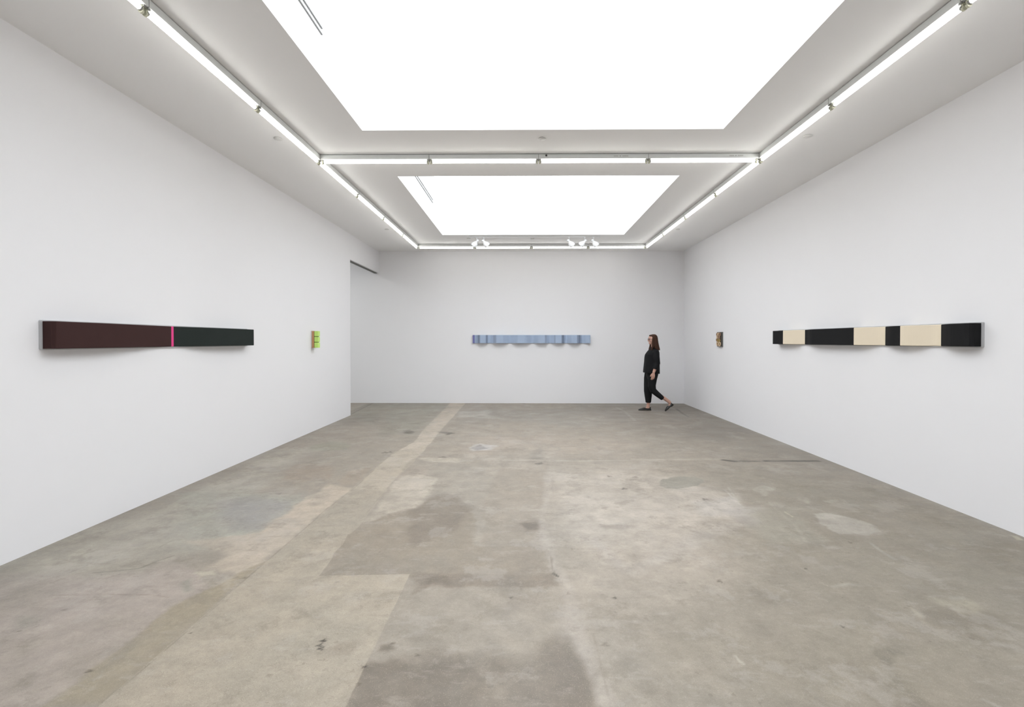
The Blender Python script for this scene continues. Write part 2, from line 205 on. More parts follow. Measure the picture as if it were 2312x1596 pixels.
# ------------------------------------------------------------------ floor
ZONES=[([(0.243, 5.33), (1.47, 5.531), (1.986, 4.699), (1.809, 3.783), (1.286, 3.038), (0.556, 2.759), (0.209, 2.912), (0.183, 3.767)], (186, 178, 167), 0.35, 0.25, 0.7), ([(0.316, 4.416), (1.709, 4.429), (1.301, 3.368), (0.366, 3.359)], (190, 184, 175), 0.3, 0.25, 0.4), ([(2.259, 5.348), (3.755, 4.448), (3.853, 3.187), (2.032, 1.673), (0.489, 1.658), (0.859, 2.455), (1.511, 3.04)], (152, 146, 134), 0.5, 0.3, 0.75), ([(0.713, 11.444), (3.994, 11.467), (3.895, 8.164), (2.349, 6.738), (1.487, 8.144), (1.083, 9.974)], (147, 141, 133), 0.5, 0.4, 0.75), ([(3.994, 11.467), (3.804, 5.756), (3.658, 4.861), (2.85, 5.968), (2.842, 8.155)], (148, 143, 134), 0.4, 0.3, 0.6), ([(-1.319, 9.956), (1.083, 9.974), (1.336, 8.143), (-0.977, 8.576)], (150, 147, 140), 0.4, 0.4, 0.6), ([(-0.928, 7.53), (1.448, 7.199), (1.308, 5.954), (-0.787, 5.936)], (178, 168, 156), 0.4, 0.35, 0.6), ([(-3.269, 2.934), (-2.661, 2.923), (-2.42, 2.995), (-2.345, 3.159), (-2.079, 2.946), (-1.818, 2.697), (-1.901, 2.525), (-1.866, 2.25), (-1.888, 2.047), (-1.884, 1.843), (-2.069, 1.469), (-3.383, 2.412)], (174, 165, 157), 0.03, 0.05, 0.9), ([(-3.399, 3.052), (-3.34, 3.476), (-3.17, 3.83), (-3.154, 4.798), (-3.231, 6.152), (-2.886, 6.413), (-2.687, 5.303), (-2.555, 4.389), (-2.381, 3.567), (-2.345, 3.159), (-2.42, 2.995), (-2.661, 2.923), (-3.044, 2.88)], (182, 177, 165), 0.15, 0.1, 0.8), ([(-3.254, 2.824), (-3.346, 3.004), (-3.345, 3.516), (-3.261, 3.36), (-3.227, 3.054), (-3.143, 2.773)], (160, 156, 145), 0.08, 0.06, 0.7), ([(-3.263, 4.453), (-2.814, 4.549), (-1.982, 4.376), (-1.978, 3.591), (-1.985, 3.345), (-2.286, 3.26), (-2.392, 3.259)], (170, 169, 158), 0.12, 0.1, 0.8), ([(-2.669, 4.203), (-2.406, 4.372), (-2.07, 4.208), (-2.011, 3.651), (-2.264, 3.618)], (160, 158, 156), 0.12, 0.1, 0.7), ([(-2.872, 6.214), (-2.893, 6.584), (-2.74, 6.787), (-2.404, 6.588), (-2.346, 6.263), (-2.553, 6.174)], (160, 158, 144), 0.03, 0.06, 0.85), ([(-2.637, 5.194), (-2.64, 5.518), (-2.363, 5.626), (-2.065, 5.324), (-2.055, 4.966), (-2.311, 4.828), (-2.504, 4.962)], (164, 153, 140), 0.05, 0.08, 0.85), ([(-1.9, 4.858), (-1.921, 5.262), (-1.717, 5.425), (-1.675, 5.083), (-1.673, 4.705), (-1.825, 4.704)], (168, 157, 143), 0.04, 0.05, 0.8), ([(-1.936, 4.753), (-1.653, 4.607), (-1.68, 4.057), (-1.672, 3.286), (-1.937, 3.264), (-1.978, 3.591), (-1.982, 4.376)], (186, 175, 160), 0.03, 0.04, 0.9), ([(-2.446, 3.4), (-1.951, 3.571), (-1.694, 3.545), (-1.681, 3.074), (-1.704, 2.892), (-2.023, 2.987), (-1.997, 2.851), (-2.027, 3.007), (-1.978, 3.183)], (184, 174, 160), 0.04, 0.05, 0.8), ([(-1.786, 2.872), (-1.681, 3.074), (-1.688, 2.713), (-1.659, 2.4), (-1.66, 2.11), (-1.672, 1.873), (-1.673, 1.846), (-1.883, 1.843), (-1.888, 2.048), (-1.865, 2.249), (-1.9, 2.523), (-1.817, 2.695)], (166, 157, 139), 0.02, 0.03, 0.85), ([(-1.848, 1.982), (-1.865, 2.249), (-1.825, 2.227), (-1.838, 2.001), (-1.877, 1.843), (-1.914, 1.843)], (150, 146, 138), 0.03, 0.02, 0.5), ([(-2.031, 2.796), (-2.038, 2.869), (-1.911, 2.727), (-1.927, 2.694)], (155, 154, 144), 0.02, 0.02, 0.7), ([(-2.485, 2.41), (-2.464, 2.381), (-2.463, 2.361), (-2.483, 2.353), (-2.519, 2.36), (-2.561, 2.38), (-2.599, 2.408), (-2.622, 2.438), (-2.624, 2.46), (-2.604, 2.468), (-2.566, 2.46), (-2.523, 2.439)], (150, 148, 138), 0.06, 0.03, 0.6), ([(-1.892, 2.914), (-1.89, 2.897), (-1.907, 2.885), (-1.938, 2.88), (-1.975, 2.884), (-2.008, 2.896), (-2.028, 2.913), (-2.031, 2.929), (-2.014, 2.942), (-1.983, 2.947), (-1.945, 2.943), (-1.912, 2.931)], (190, 184, 168), 0.02, 0.03, 0.6), ([(-1.273, 3.69), (-1.173, 3.898), (-0.945, 4.109), (-0.749, 4.406), (-0.464, 4.059), (-0.321, 3.352), (0.175, 3.285), (0.195, 2.912), (0.146, 2.755), (-0.698, 2.903), (-1.251, 2.898), (-1.285, 3.216), (-1.3, 3.292)], (158, 149, 136), 0.02, 0.05, 0.9), ([(-0.849, 3.549), (-0.936, 4.055), (-0.816, 4.431), (-0.599, 4.511), (-0.475, 4.059), (-0.488, 3.671), (-0.638, 3.462), (-0.73, 3.363)], (144, 135, 124), 0.05, 0.08, 0.85), ([(-0.861, 3.582), (-0.677, 3.583), (-0.628, 3.409), (-0.78, 3.377)], (148, 139, 128), 0.03, 0.06, 0.7), ([(-0.949, 3.064), (-0.825, 3.128), (-0.719, 2.988), (-0.69, 2.926), (-0.929, 2.901)], (158, 150, 140), 0.04, 0.05, 0.6), ([(-0.642, 2.943), (0.193, 2.912), (0.184, 2.78), (-0.574, 2.763), (-0.637, 2.699), (-0.696, 2.903)], (148, 139, 128), 0.025, 0.04, 0.85), ([(-0.619, 2.888), (-0.465, 2.906), (-0.437, 2.789), (-0.607, 2.793)], (136, 127, 116), 0.03, 0.04, 0.8), ([(-0.187, 2.965), (0.048, 2.996), (0.019, 2.883), (-0.182, 2.876)], (146, 138, 128), 0.02, 0.03, 0.5), ([(-0.681, 2.111), (-0.567, 2.142), (-0.445, 2.134), (-0.278, 2.175), (-0.125, 2.137), (0.034, 2.11), (0.099, 2.266), (0.188, 2.294), (0.291, 2.081), (0.282, 1.865), (0.273, 1.655), (-0.669, 1.646), (-0.687, 1.846)], (141, 133, 122), 0.05, 0.08, 0.85), ([(-0.159, 2.051), (0.034, 2.11), (-0.005, 1.853), (-0.174, 1.808)], (164, 155, 143), 0.08, 0.1, 0.6), ([(-0.685, 2.193), (-0.68, 2.239), (-0.636, 2.246), (-0.612, 2.213), (-0.64, 2.187)], (136, 128, 117), 0.015, 0.02, 0.85), ([(-0.562, 2.163), (-0.457, 2.196), (-0.249, 2.166), (-0.36, 2.106)], (142, 134, 123), 0.04, 0.05, 0.6), ([(-0.045, 2.109), (0.14, 2.234), (0.233, 2.141), (0.243, 1.902), (0.064, 1.854), (-0.024, 1.948)], (146, 138, 128), 0.05, 0.06, 0.6), ([(-0.108, 2.704), (0.093, 2.682), (0.076, 2.549), (-0.101, 2.526)], (160, 152, 142), 0.05, 0.06, 0.5), ([(-0.056, 3.392), (0.117, 3.393), (0.144, 2.968), (-0.008, 2.966)], (150, 141, 131), 0.05, 0.06, 0.55), ([(-0.115, 3.765), (0.115, 3.861), (0.157, 3.591), (-0.009, 3.492), (-0.11, 3.589)], (146, 138, 130), 0.05, 0.06, 0.6), ([(-0.396, 5.146), (0.234, 5.33), (0.169, 3.862), (-0.255, 3.763)], (174, 166, 154), 0.1, 0.1, 0.6), ([(-0.275, 5.616), (0.278, 5.621), (0.208, 4.545), (0.115, 3.861), (0.138, 3.285), (-0.008, 2.91), (-0.248, 3.212), (-0.388, 4.06)], (160, 151, 139), 0.03, 0.08, 0.55), ([(0.321, 5.153), (1.35, 5.078), (1.928, 4.561), (1.755, 3.976), (1.09, 3.294), (0.449, 3.288), (0.241, 3.592)], (184, 177, 167), 0.06, 0.15, 0.5), ([(0.442, 3.473), (0.523, 3.474), (0.716, 3.003), (0.662, 2.945)], (180, 175, 170), 0.05, 0.08, 0.45), ([(0.709, 3.093), (0.938, 3.293), (1.599, 3.781), (1.61, 3.648), (0.997, 3.191), (0.744, 3.003)], (182, 177, 171), 0.05, 0.08, 0.45), ([(1.502, 4.304), (1.914, 4.431), (1.914, 4.082), (1.515, 3.923)], (188, 184, 178), 0.05, 0.08, 0.5), ([(-0.062, 3.72), (0.025, 3.784), (0.128, 3.712), (0.108, 3.608), (0.007, 3.573)], (124, 116, 107), 0.03, 0.08, 0.6), ([(0.594, 3.717), (0.753, 3.736), (0.883, 3.702), (0.765, 3.631), (0.632, 3.638)], (150, 143, 134), 0.03, 0.05, 0.55), ([(0.22, 5.239), (0.327, 5.24), (0.251, 4.415), (0.151, 3.861), (0.207, 3.321), (0.227, 3.088), (0.3, 2.757), (0.271, 2.449), (0.31, 2.268), (0.36, 1.866), (0.299, 1.865), (0.27, 2.112), (0.2, 2.336), (0.236, 2.756), (0.167, 3.151), (0.11, 3.677), (0.173, 4.415)], (182, 175, 167), 0.03, 0.03, 0.5), ([(0.132, 2.487), (0.285, 2.616), (0.276, 2.337), (0.163, 2.267)], (178, 171, 163), 0.06, 0.05, 0.45), ([(1.813, 4.875), (1.743, 4.762), (1.638, 4.682), (1.525, 4.653), (1.43, 4.68), (1.377, 4.758), (1.381, 4.871), (1.444, 4.989), (1.552, 5.079), (1.676, 5.114), (1.777, 5.081), (1.827, 4.992)], (158, 155, 145), 0.008, 0.05, 0.95), ([(2.401, 3.982), (2.515, 4.024), (2.599, 3.984), (2.673, 3.905), (2.704, 3.773), (2.664, 3.616), (2.532, 3.533), (2.353, 3.555), (2.363, 3.698), (2.333, 3.788)], (176, 172, 163), 0.012, 0.06, 0.85), ([(1.951, 4.082), (2.291, 4.085), (2.199, 3.57), (2.166, 3.413), (1.819, 3.41), (1.732, 3.692)], (163, 160, 149), 0.05, 0.08, 0.6), ([(1.725, 4.08), (2.054, 4.138), (1.822, 3.738), (1.629, 3.691)], (176, 172, 167), 0.08, 0.08, 0.6), ([(2.824, 4.287), (2.801, 4.26), (2.773, 4.241), (2.748, 4.234), (2.732, 4.241), (2.729, 4.26), (2.741, 4.286), (2.764, 4.313), (2.792, 4.333), (2.817, 4.341), (2.833, 4.333), (2.836, 4.314)], (176, 172, 161), 0.02, 0.05, 0.65), ([(2.294, 4.498), (2.273, 4.466), (2.246, 4.442), (2.223, 4.434), (2.208, 4.442), (2.205, 4.465), (2.215, 4.498), (2.237, 4.531), (2.264, 4.555), (2.288, 4.564), (2.303, 4.555), (2.306, 4.531)], (176, 172, 161), 0.02, 0.05, 0.65), ([(2.542, 4.35), (2.53, 4.332), (2.516, 4.319), (2.505, 4.314), (2.5, 4.318), (2.502, 4.332), (2.51, 4.35), (2.523, 4.368), (2.537, 4.382), (2.548, 4.387), (2.553, 4.382), (2.551, 4.368)], (176, 172, 161), 0.02, 0.05, 0.65), ([(2.601, 4.303), (2.578, 4.273), (2.551, 4.251), (2.527, 4.243), (2.512, 4.251), (2.51, 4.272), (2.522, 4.302), (2.545, 4.332), (2.573, 4.354), (2.598, 4.363), (2.613, 4.355), (2.614, 4.333)], (176, 172, 161), 0.02, 0.05, 0.65), ([(2.461, 2.678), (2.446, 2.667), (2.425, 2.658), (2.404, 2.655), (2.388, 2.658), (2.382, 2.666), (2.387, 2.677), (2.403, 2.689), (2.424, 2.698), (2.445, 2.701), (2.461, 2.698), (2.467, 2.69)], (176, 172, 161), 0.02, 0.05, 0.65), ([(1.955, 2.818), (1.939, 2.81), (1.905, 2.805), (1.862, 2.802), (1.822, 2.804), (1.795, 2.809), (1.789, 2.817), (1.805, 2.824), (1.839, 2.83), (1.882, 2.833), (1.923, 2.831), (1.95, 2.826)], (176, 172, 161), 0.02, 0.05, 0.65), ([(2.405, 4.633), (2.368, 4.585), (2.316, 4.55), (2.262, 4.537), (2.221, 4.549), (2.203, 4.584), (2.213, 4.631), (2.249, 4.681), (2.303, 4.717), (2.358, 4.731), (2.401, 4.718), (2.418, 4.682)], (176, 172, 161), 0.02, 0.05, 0.65), ([(2.085, 2.581), (2.093, 2.573), (2.08, 2.499), (2.035, 2.398), (2.027, 2.421), (2.033, 2.482)], (176, 169, 153), 0.01, 0.02, 0.7), ([(2.28, 2.681), (2.343, 2.628), (2.482, 2.674), (2.478, 2.603), (2.407, 2.543), (2.321, 2.55), (2.279, 2.609)], (172, 166, 150), 0.02, 0.04, 0.75), ([(1.619, 2.262), (1.719, 2.276), (1.736, 2.218), (1.626, 2.126), (1.592, 2.173)], (143, 138, 127), 0.02, 0.04, 0.75), ([(1.576, 2.111), (1.634, 2.016), (1.628, 1.879), (1.524, 1.878), (1.523, 2.014)], (142, 137, 125), 0.05, 0.05, 0.6), ([(1.844, 3.233), (1.939, 3.194), (1.914, 3.104), (1.821, 3.116)], (172, 166, 158), 0.02, 0.03, 0.7), ([(1.222, 2.766), (1.533, 2.871), (1.477, 2.673), (1.136, 2.624)], (150, 144, 133), 0.08, 0.08, 0.5), ([(2.192, 2.591), (2.57, 2.472), (2.347, 2.256), (2.024, 2.391)], (146, 139, 127), 0.08, 0.1, 0.6), ([(3.444, 3.541), (3.481, 3.353), (3.055, 2.94), (3.035, 3.179)], (146, 139, 127), 0.08, 0.1, 0.5), ([(3.606, 3.559), (3.639, 3.543), (3.612, 3.48), (3.574, 3.48)], (196, 190, 168), 0.01, 0.01, 0.8), ([(2.523, 8.603), (3.701, 7.756), (2.723, 6.742), (2.456, 7.044)], (140, 134, 126), 0.15, 0.2, 0.6), ([(3.345, 4.858), (3.395, 4.741), (3.394, 4.509), (3.223, 4.443)], (150, 146, 135), 0.06, 0.05, 0.5), ([(-1.701, 11.099), (-1.347, 11.101), (-1.33, 7.347), (-1.294, 5.978), (-1.37, 5.71), (-1.338, 4.923), (-1.32, 4.531), (-1.645, 4.609), (-1.678, 5.974), (-1.557, 6.746), (-1.626, 7.751)], (186, 177, 163), 0.012, 0.015, 0.92), ([(-4.137, 11.41), (-3.12, 11.089), (-2.511, 8.112), (-3.194, 8.804)], (146, 144, 133), 0.15, 0.1, 0.6), ([(-3.12, 11.089), (-1.728, 11.098), (-1.628, 7.524), (-2.153, 7.169)], (158, 156, 145), 0.1, 0.1, 0.7), ([(-1.314, 5.819), (-1.0, 5.889), (-0.77, 5.802), (-0.773, 5.632), (-1.175, 5.67)], (186, 178, 164), 0.03, 0.04, 0.6), ([(-1.319, 4.923), (-1.286, 5.467), (-1.105, 5.508), (-1.031, 4.974), (-1.238, 4.786)], (168, 158, 146), 0.03, 0.05, 0.6), ([(-1.934, 7.596), (-1.848, 7.711), (-1.698, 7.523), (-1.734, 7.379), (-1.858, 7.378)], (112, 108, 102), 0.03, 0.05, 0.75), ([(-1.334, 7.526), (-1.249, 7.564), (-1.106, 7.456), (-1.202, 7.279)], (112, 108, 102), 0.03, 0.05, 0.7), ([(-0.709, 6.432), (-0.635, 6.655), (-0.427, 6.6), (-0.457, 6.329), (-0.655, 6.25)], (190, 190, 190), 0.04, 0.1, 0.55), ([(-0.704, 6.379), (-0.599, 6.598), (-0.494, 6.434), (-0.599, 6.276)], (140, 138, 138), 0.02, 0.06, 0.5), ([(0.071, 6.231), (0.268, 6.387), (0.266, 5.833), (0.092, 5.766)], (150, 146, 138), 0.05, 0.06, 0.5), ([(0.713, 3.709), (0.751, 3.727), (0.878, 3.684), (0.802, 3.649)], (165, 158, 150), 0.03, 0.03, 0.6), ([(-0.456, 5.939), (0.304, 5.725), (0.232, 5.293), (-0.409, 5.324)], (176, 167, 155), 0.1, 0.1, 0.5), ([(-1.367, 9.645), (-0.764, 9.96), (-0.595, 8.824), (-1.189, 8.973)], (180, 178, 172), 0.1, 0.1, 0.5), ([(0.126, 5.62), (0.207, 5.682), (0.239, 5.58), (0.191, 5.52), (0.13, 5.559)], (112, 108, 102), 0.02, 0.03, 0.9), ([(0.077, 5.853), (0.257, 5.855), (0.282, 5.704), (0.091, 5.66)], (140, 135, 127), 0.05, 0.08, 0.6), ([(-1.253, 3.754), (-1.267, 4.278), (-1.307, 5.053), (-1.161, 5.139), (-0.915, 4.975), (-0.905, 4.404), (-0.922, 4.077), (-1.114, 3.949)], (184, 176, 163), 0.03, 0.04, 0.8), ([(-0.906, 2.204), (-0.872, 2.257), (-0.811, 2.264), (-0.759, 2.205), (-0.797, 2.167), (-0.868, 2.166)], (160, 150, 136), 0.0301, 0.03, 0.65)]
TRI=[(-1.273, 3.69), (-1.338, 4.923), (-1.015, 4.895), (-0.816, 4.431), (-0.945, 4.109), (-1.151, 3.948)]
LINES=[([(-1.678, 5.974), (-1.653, 4.609), (-1.681, 4.059), (-1.672, 3.288), (-1.681, 3.075), (-1.66, 2.4), (-1.661, 2.11), (-1.673, 1.873), (-1.656, 1.75)], 0.004, (140, 132, 118), 0.7), ([(-1.338, 4.923), (-1.324, 4.401), (-1.304, 3.781)], 0.003, (150, 143, 130), 0.6), ([(-1.251, 2.898), (-1.042, 2.914), (-0.697, 2.931)], 0.004, (150, 142, 130), 0.6), ([(-2.663, 2.657), (-2.408, 2.664), (-2.112, 2.665), (-1.991, 2.644)], 0.004, (145, 135, 122), 0.6), ([(-2.154, 2.725), (-2.057, 2.668)], 0.003, (145, 135, 122), 0.5), ([(-3.068, 3.104), (-2.896, 3.051), (-2.738, 3.032), (-2.663, 3.037)], 0.004, (158, 150, 136), 0.6), ([(-2.658, 2.921), (-2.557, 2.938), (-2.456, 2.967), (-2.419, 2.993), (-2.398, 3.067), (-2.343, 3.156)], 0.008, (140, 137, 126), 0.7), ([(-2.535, 3.285), (-2.535, 3.386), (-2.442, 3.427)], 0.006, (145, 142, 130), 0.6), ([(-0.317, 5.72), (0.092, 5.745), (0.623, 5.728), (1.269, 5.777), (2.447, 5.83)], 0.04, (188, 181, 170), 0.6), ([(-0.173, 5.679), (0.25, 5.714)], 0.025, (150, 142, 130), 0.5), ([(0.683, 5.793), (1.274, 5.798)], 0.025, (150, 142, 130), 0.5), ([(1.519, 5.715), (1.987, 5.698), (2.428, 5.787)], 0.01, (165, 158, 147), 0.5), ([(2.412, 5.787), (2.523, 5.724), (2.741, 5.741), (3.062, 5.75), (3.518, 5.754)], 0.036, (96, 92, 87), 1.0), ([(2.703, 5.794), (2.842, 5.752)], 0.03, (165, 158, 148), 0.8), ([(2.01, 10.381), (2.051, 9.67), (2.002, 8.647)], 0.03, (176, 172, 166), 0.6), ([(1.947, 8.413), (2.111, 8.414), (3.066, 8.376)], 0.03, (168, 160, 151), 0.55), ([(3.228, 10.12), (3.155, 9.56), (3.115, 9.059)], 0.025, (98, 94, 88), 0.8), ([(3.086, 8.903), (3.099, 8.468)], 0.03, (165, 160, 150), 0.5), ([(1.938, 4.615), (1.903, 4.261), (1.896, 4.125)], 0.008, (196, 192, 186), 0.6), ([(2.008, 4.7), (1.923, 4.332)], 0.01, (190, 186, 178), 0.5), ([(2.198, 4.032), (2.198, 3.92)], 0.008, (205, 198, 180), 0.7), ([(2.179, 4.263), (2.107, 3.696), (2.02, 3.442)], 0.012, (176, 172, 160), 0.5), ([(2.469, 3.409), (2.447, 3.286), (2.44, 3.16)], 0.012, (178, 176, 168), 0.55), ([(0.283, 4.986), (0.303, 4.861), (0.266, 4.613)], 0.006, (160, 152, 144), 0.5), ([(0.183, 3.164), (0.179, 2.997), (0.203, 2.912)], 0.006, (120, 112, 104), 0.6), ([(0.181, 2.946), (0.209, 2.907)], 0.008, (70, 64, 58), 0.85), ([(0.964, 2.179), (0.977, 2.119)], 0.006, (205, 200, 188), 0.7), ([(1.842, 1.923), (1.867, 1.886)], 0.008, (190, 186, 176), 0.6), ([(0.208, 6.361), (0.261, 6.508), (0.377, 6.523), (0.473, 6.442), (0.473, 6.285), (0.388, 6.221), (0.244, 6.233), (0.208, 6.361)], 0.018, (158, 153, 144), 0.7), ([(1.757, 3.03), (1.771, 2.961)], 0.006, (190, 184, 170), 0.5), ([(1.766, 2.863), (1.786, 2.812)], 0.006, (195, 188, 172), 0.4), ([(2.002, 2.559), (1.953, 2.526), (1.988, 2.428)], 0.004, (170, 164, 152), 0.3), ([(0.134, 2.755), (-0.69, 2.903)], 0.003, (150, 142, 130), 0.3), ([(-0.187, 2.752), (-0.12, 2.68), (-0.08, 2.612), (-0.057, 2.658), (0.017, 2.613)], 0.004, (145, 137, 127), 0.45), ([(-0.08, 2.612), (-0.091, 2.577), (-0.15, 2.568)], 0.004, (145, 137, 127), 0.45), ([(0.023, 3.392), (0.037, 3.249), (-0.008, 3.136)], 0.004, (145, 137, 127), 0.45), ([(0.081, 2.706), (0.041, 2.561), (0.075, 2.507)], 0.004, (145, 137, 127), 0.45), ([(0.344, 2.338), (0.343, 2.204), (0.348, 2.056), (0.339, 1.927)], 0.004, (145, 137, 127), 0.45)]
SPOTS=[((-0.96, 2.269), 0.011, (58, 54, 48), 0.9), ((-0.964, 2.262), 0.008, (58, 54, 48), 0.9), ((-0.961, 2.232), 0.012, (58, 54, 48), 0.9), ((-0.967, 2.226), 0.006, (58, 54, 48), 0.9), ((-0.944, 2.207), 0.011, (58, 54, 48), 0.9), ((-0.954, 2.21), 0.005, (58, 54, 48), 0.9), ((-0.95, 2.266), 0.004, (58, 54, 48), 0.9), ((-0.072, 2.66), 0.008, (70, 64, 58), 0.8), ((0.509, 2.666), 0.008, (80, 74, 68), 0.8), ((-0.704, 2.085), 0.008, (70, 62, 54), 0.8), ((-0.689, 1.979), 0.006, (110, 100, 88), 0.8), ((1.17, 2.857), 0.012, (112, 105, 96), 0.8), ((1.779, 3.025), 0.006, (90, 84, 78), 0.8), ((1.607, 2.409), 0.008, (84, 78, 72), 0.8), ((-1.113, 2.824), 0.008, (130, 122, 112), 0.8), ((-0.622, 2.249), 0.006, (120, 112, 102), 0.8), ((-0.486, 2.167), 0.008, (110, 102, 92), 0.8), ((-0.855, 2.958), 0.008, (112, 104, 94), 0.8), ((-0.983, 3.232), 0.008, (135, 127, 117), 0.8), ((-1.747, 2.866), 0.01, (130, 122, 110), 0.8), ((-1.693, 2.866), 0.008, (120, 112, 100), 0.8), ((-1.636, 2.318), 0.005, (80, 74, 66), 0.8), ((-1.889, 2.044), 0.008, (90, 82, 72), 0.8), ((-2.781, 3.161), 0.005, (120, 114, 104), 0.8), ((0.384, 2.253), 0.012, (130, 123, 114), 0.8), ((0.255, 2.708), 0.01, (150, 142, 132), 0.8), ((0.978, 4.648), 0.02, (105, 100, 94), 0.8), ((1.643, 4.342), 0.02, (115, 110, 104), 0.8), ((1.178, 5.043), 0.02, (125, 118, 110), 0.8), ((0.908, 5.074), 0.02, (130, 122, 112), 0.8), ((-1.0, 5.889), 0.03, (120, 114, 106), 0.8), ((2.331, 3.422), 0.012, (120, 113, 104), 0.8), ((-2.453, 2.511), 0.008, (130, 124, 114), 0.8), ((-2.494, 2.324), 0.006, (120, 114, 104), 0.8), ((0.003, 10.953), 0.03, (80, 76, 70), 0.8), ((-2.3, 4.456), 0.02, (120, 114, 104), 0.8), ((-1.786, 6.116), 0.03, (110, 104, 94), 0.8), ((-1.73, 6.141), 0.03, (120, 114, 104), 0.8)]

SLAB=[(-1.672,6.2),(-1.672,1.3),(-.70,1.3),(-.70,2.925),(-1.251,2.898),(-1.262,3.1),(-1.285,3.216),(-1.275,3.35),(-1.30,3.496),(-1.272,3.664),(-1.315,4.401),(-1.338,4.923),(-1.30,5.6),(-1.32,6.0),(-1.45,6.3)]

def noise2(x, y, seed):
    """smooth value noise, vectorised"""
    xi = np.floor(x).astype(np.int64); yi = np.floor(y).astype(np.int64); fx = x-xi; fy = y-yi
    fx = fx*fx*(3-2*fx); fy = fy*fy*(3-2*fy)
    def h(a, b):
        n = (a*374761393 + b*668265263 + seed*1442695041) & 0xffffffff
        n = ((n ^ (n >> 13)) * 1274126177) & 0xffffffff
        n = n ^ (n >> 16)
        return (n & 0xffff)/65535.
    return (h(xi,yi)*(1-fx)+h(xi+1,yi)*fx)*(1-fy)+(h(xi,yi+1)*(1-fx)+h(xi+1,yi+1)*fx)*fy
def fbm(x, y, seed, f=1., oct=4):
    s = 0; a = 1; t = 0
    for o in range(oct):
        s = s+a*noise2(x*f+o*17.3, y*f-o*9.1, seed+o); t += a; a *= .55; f *= 2.1
    return s/t*2-1
def seg_d(px, py, a, b):
    vx, vy = b[0]-a[0], b[1]-a[1]; L = vx*vx+vy*vy+1e-12
    t = np.clip(((px-a[0])*vx+(py-a[1])*vy)/L, 0, 1)
    return np.hypot(px-a[0]-t*vx, py-a[1]-t*vy)
def sdf(px, py, poly):
    d = np.full(px.shape, 1e9); ins = np.zeros(px.shape, bool)
    for i in range(len(poly)):
        a, b = poly[i], poly[(i+1) % len(poly)]
        d = np.minimum(d, seg_d(px, py, a, b))
        c = ((a[1] > py) != (b[1] > py)) & (px < (b[0]-a[0])*(py-a[1])/(b[1]-a[1]+1e-12)+a[0])
        ins ^= c
    return np.where(ins, -d, d)
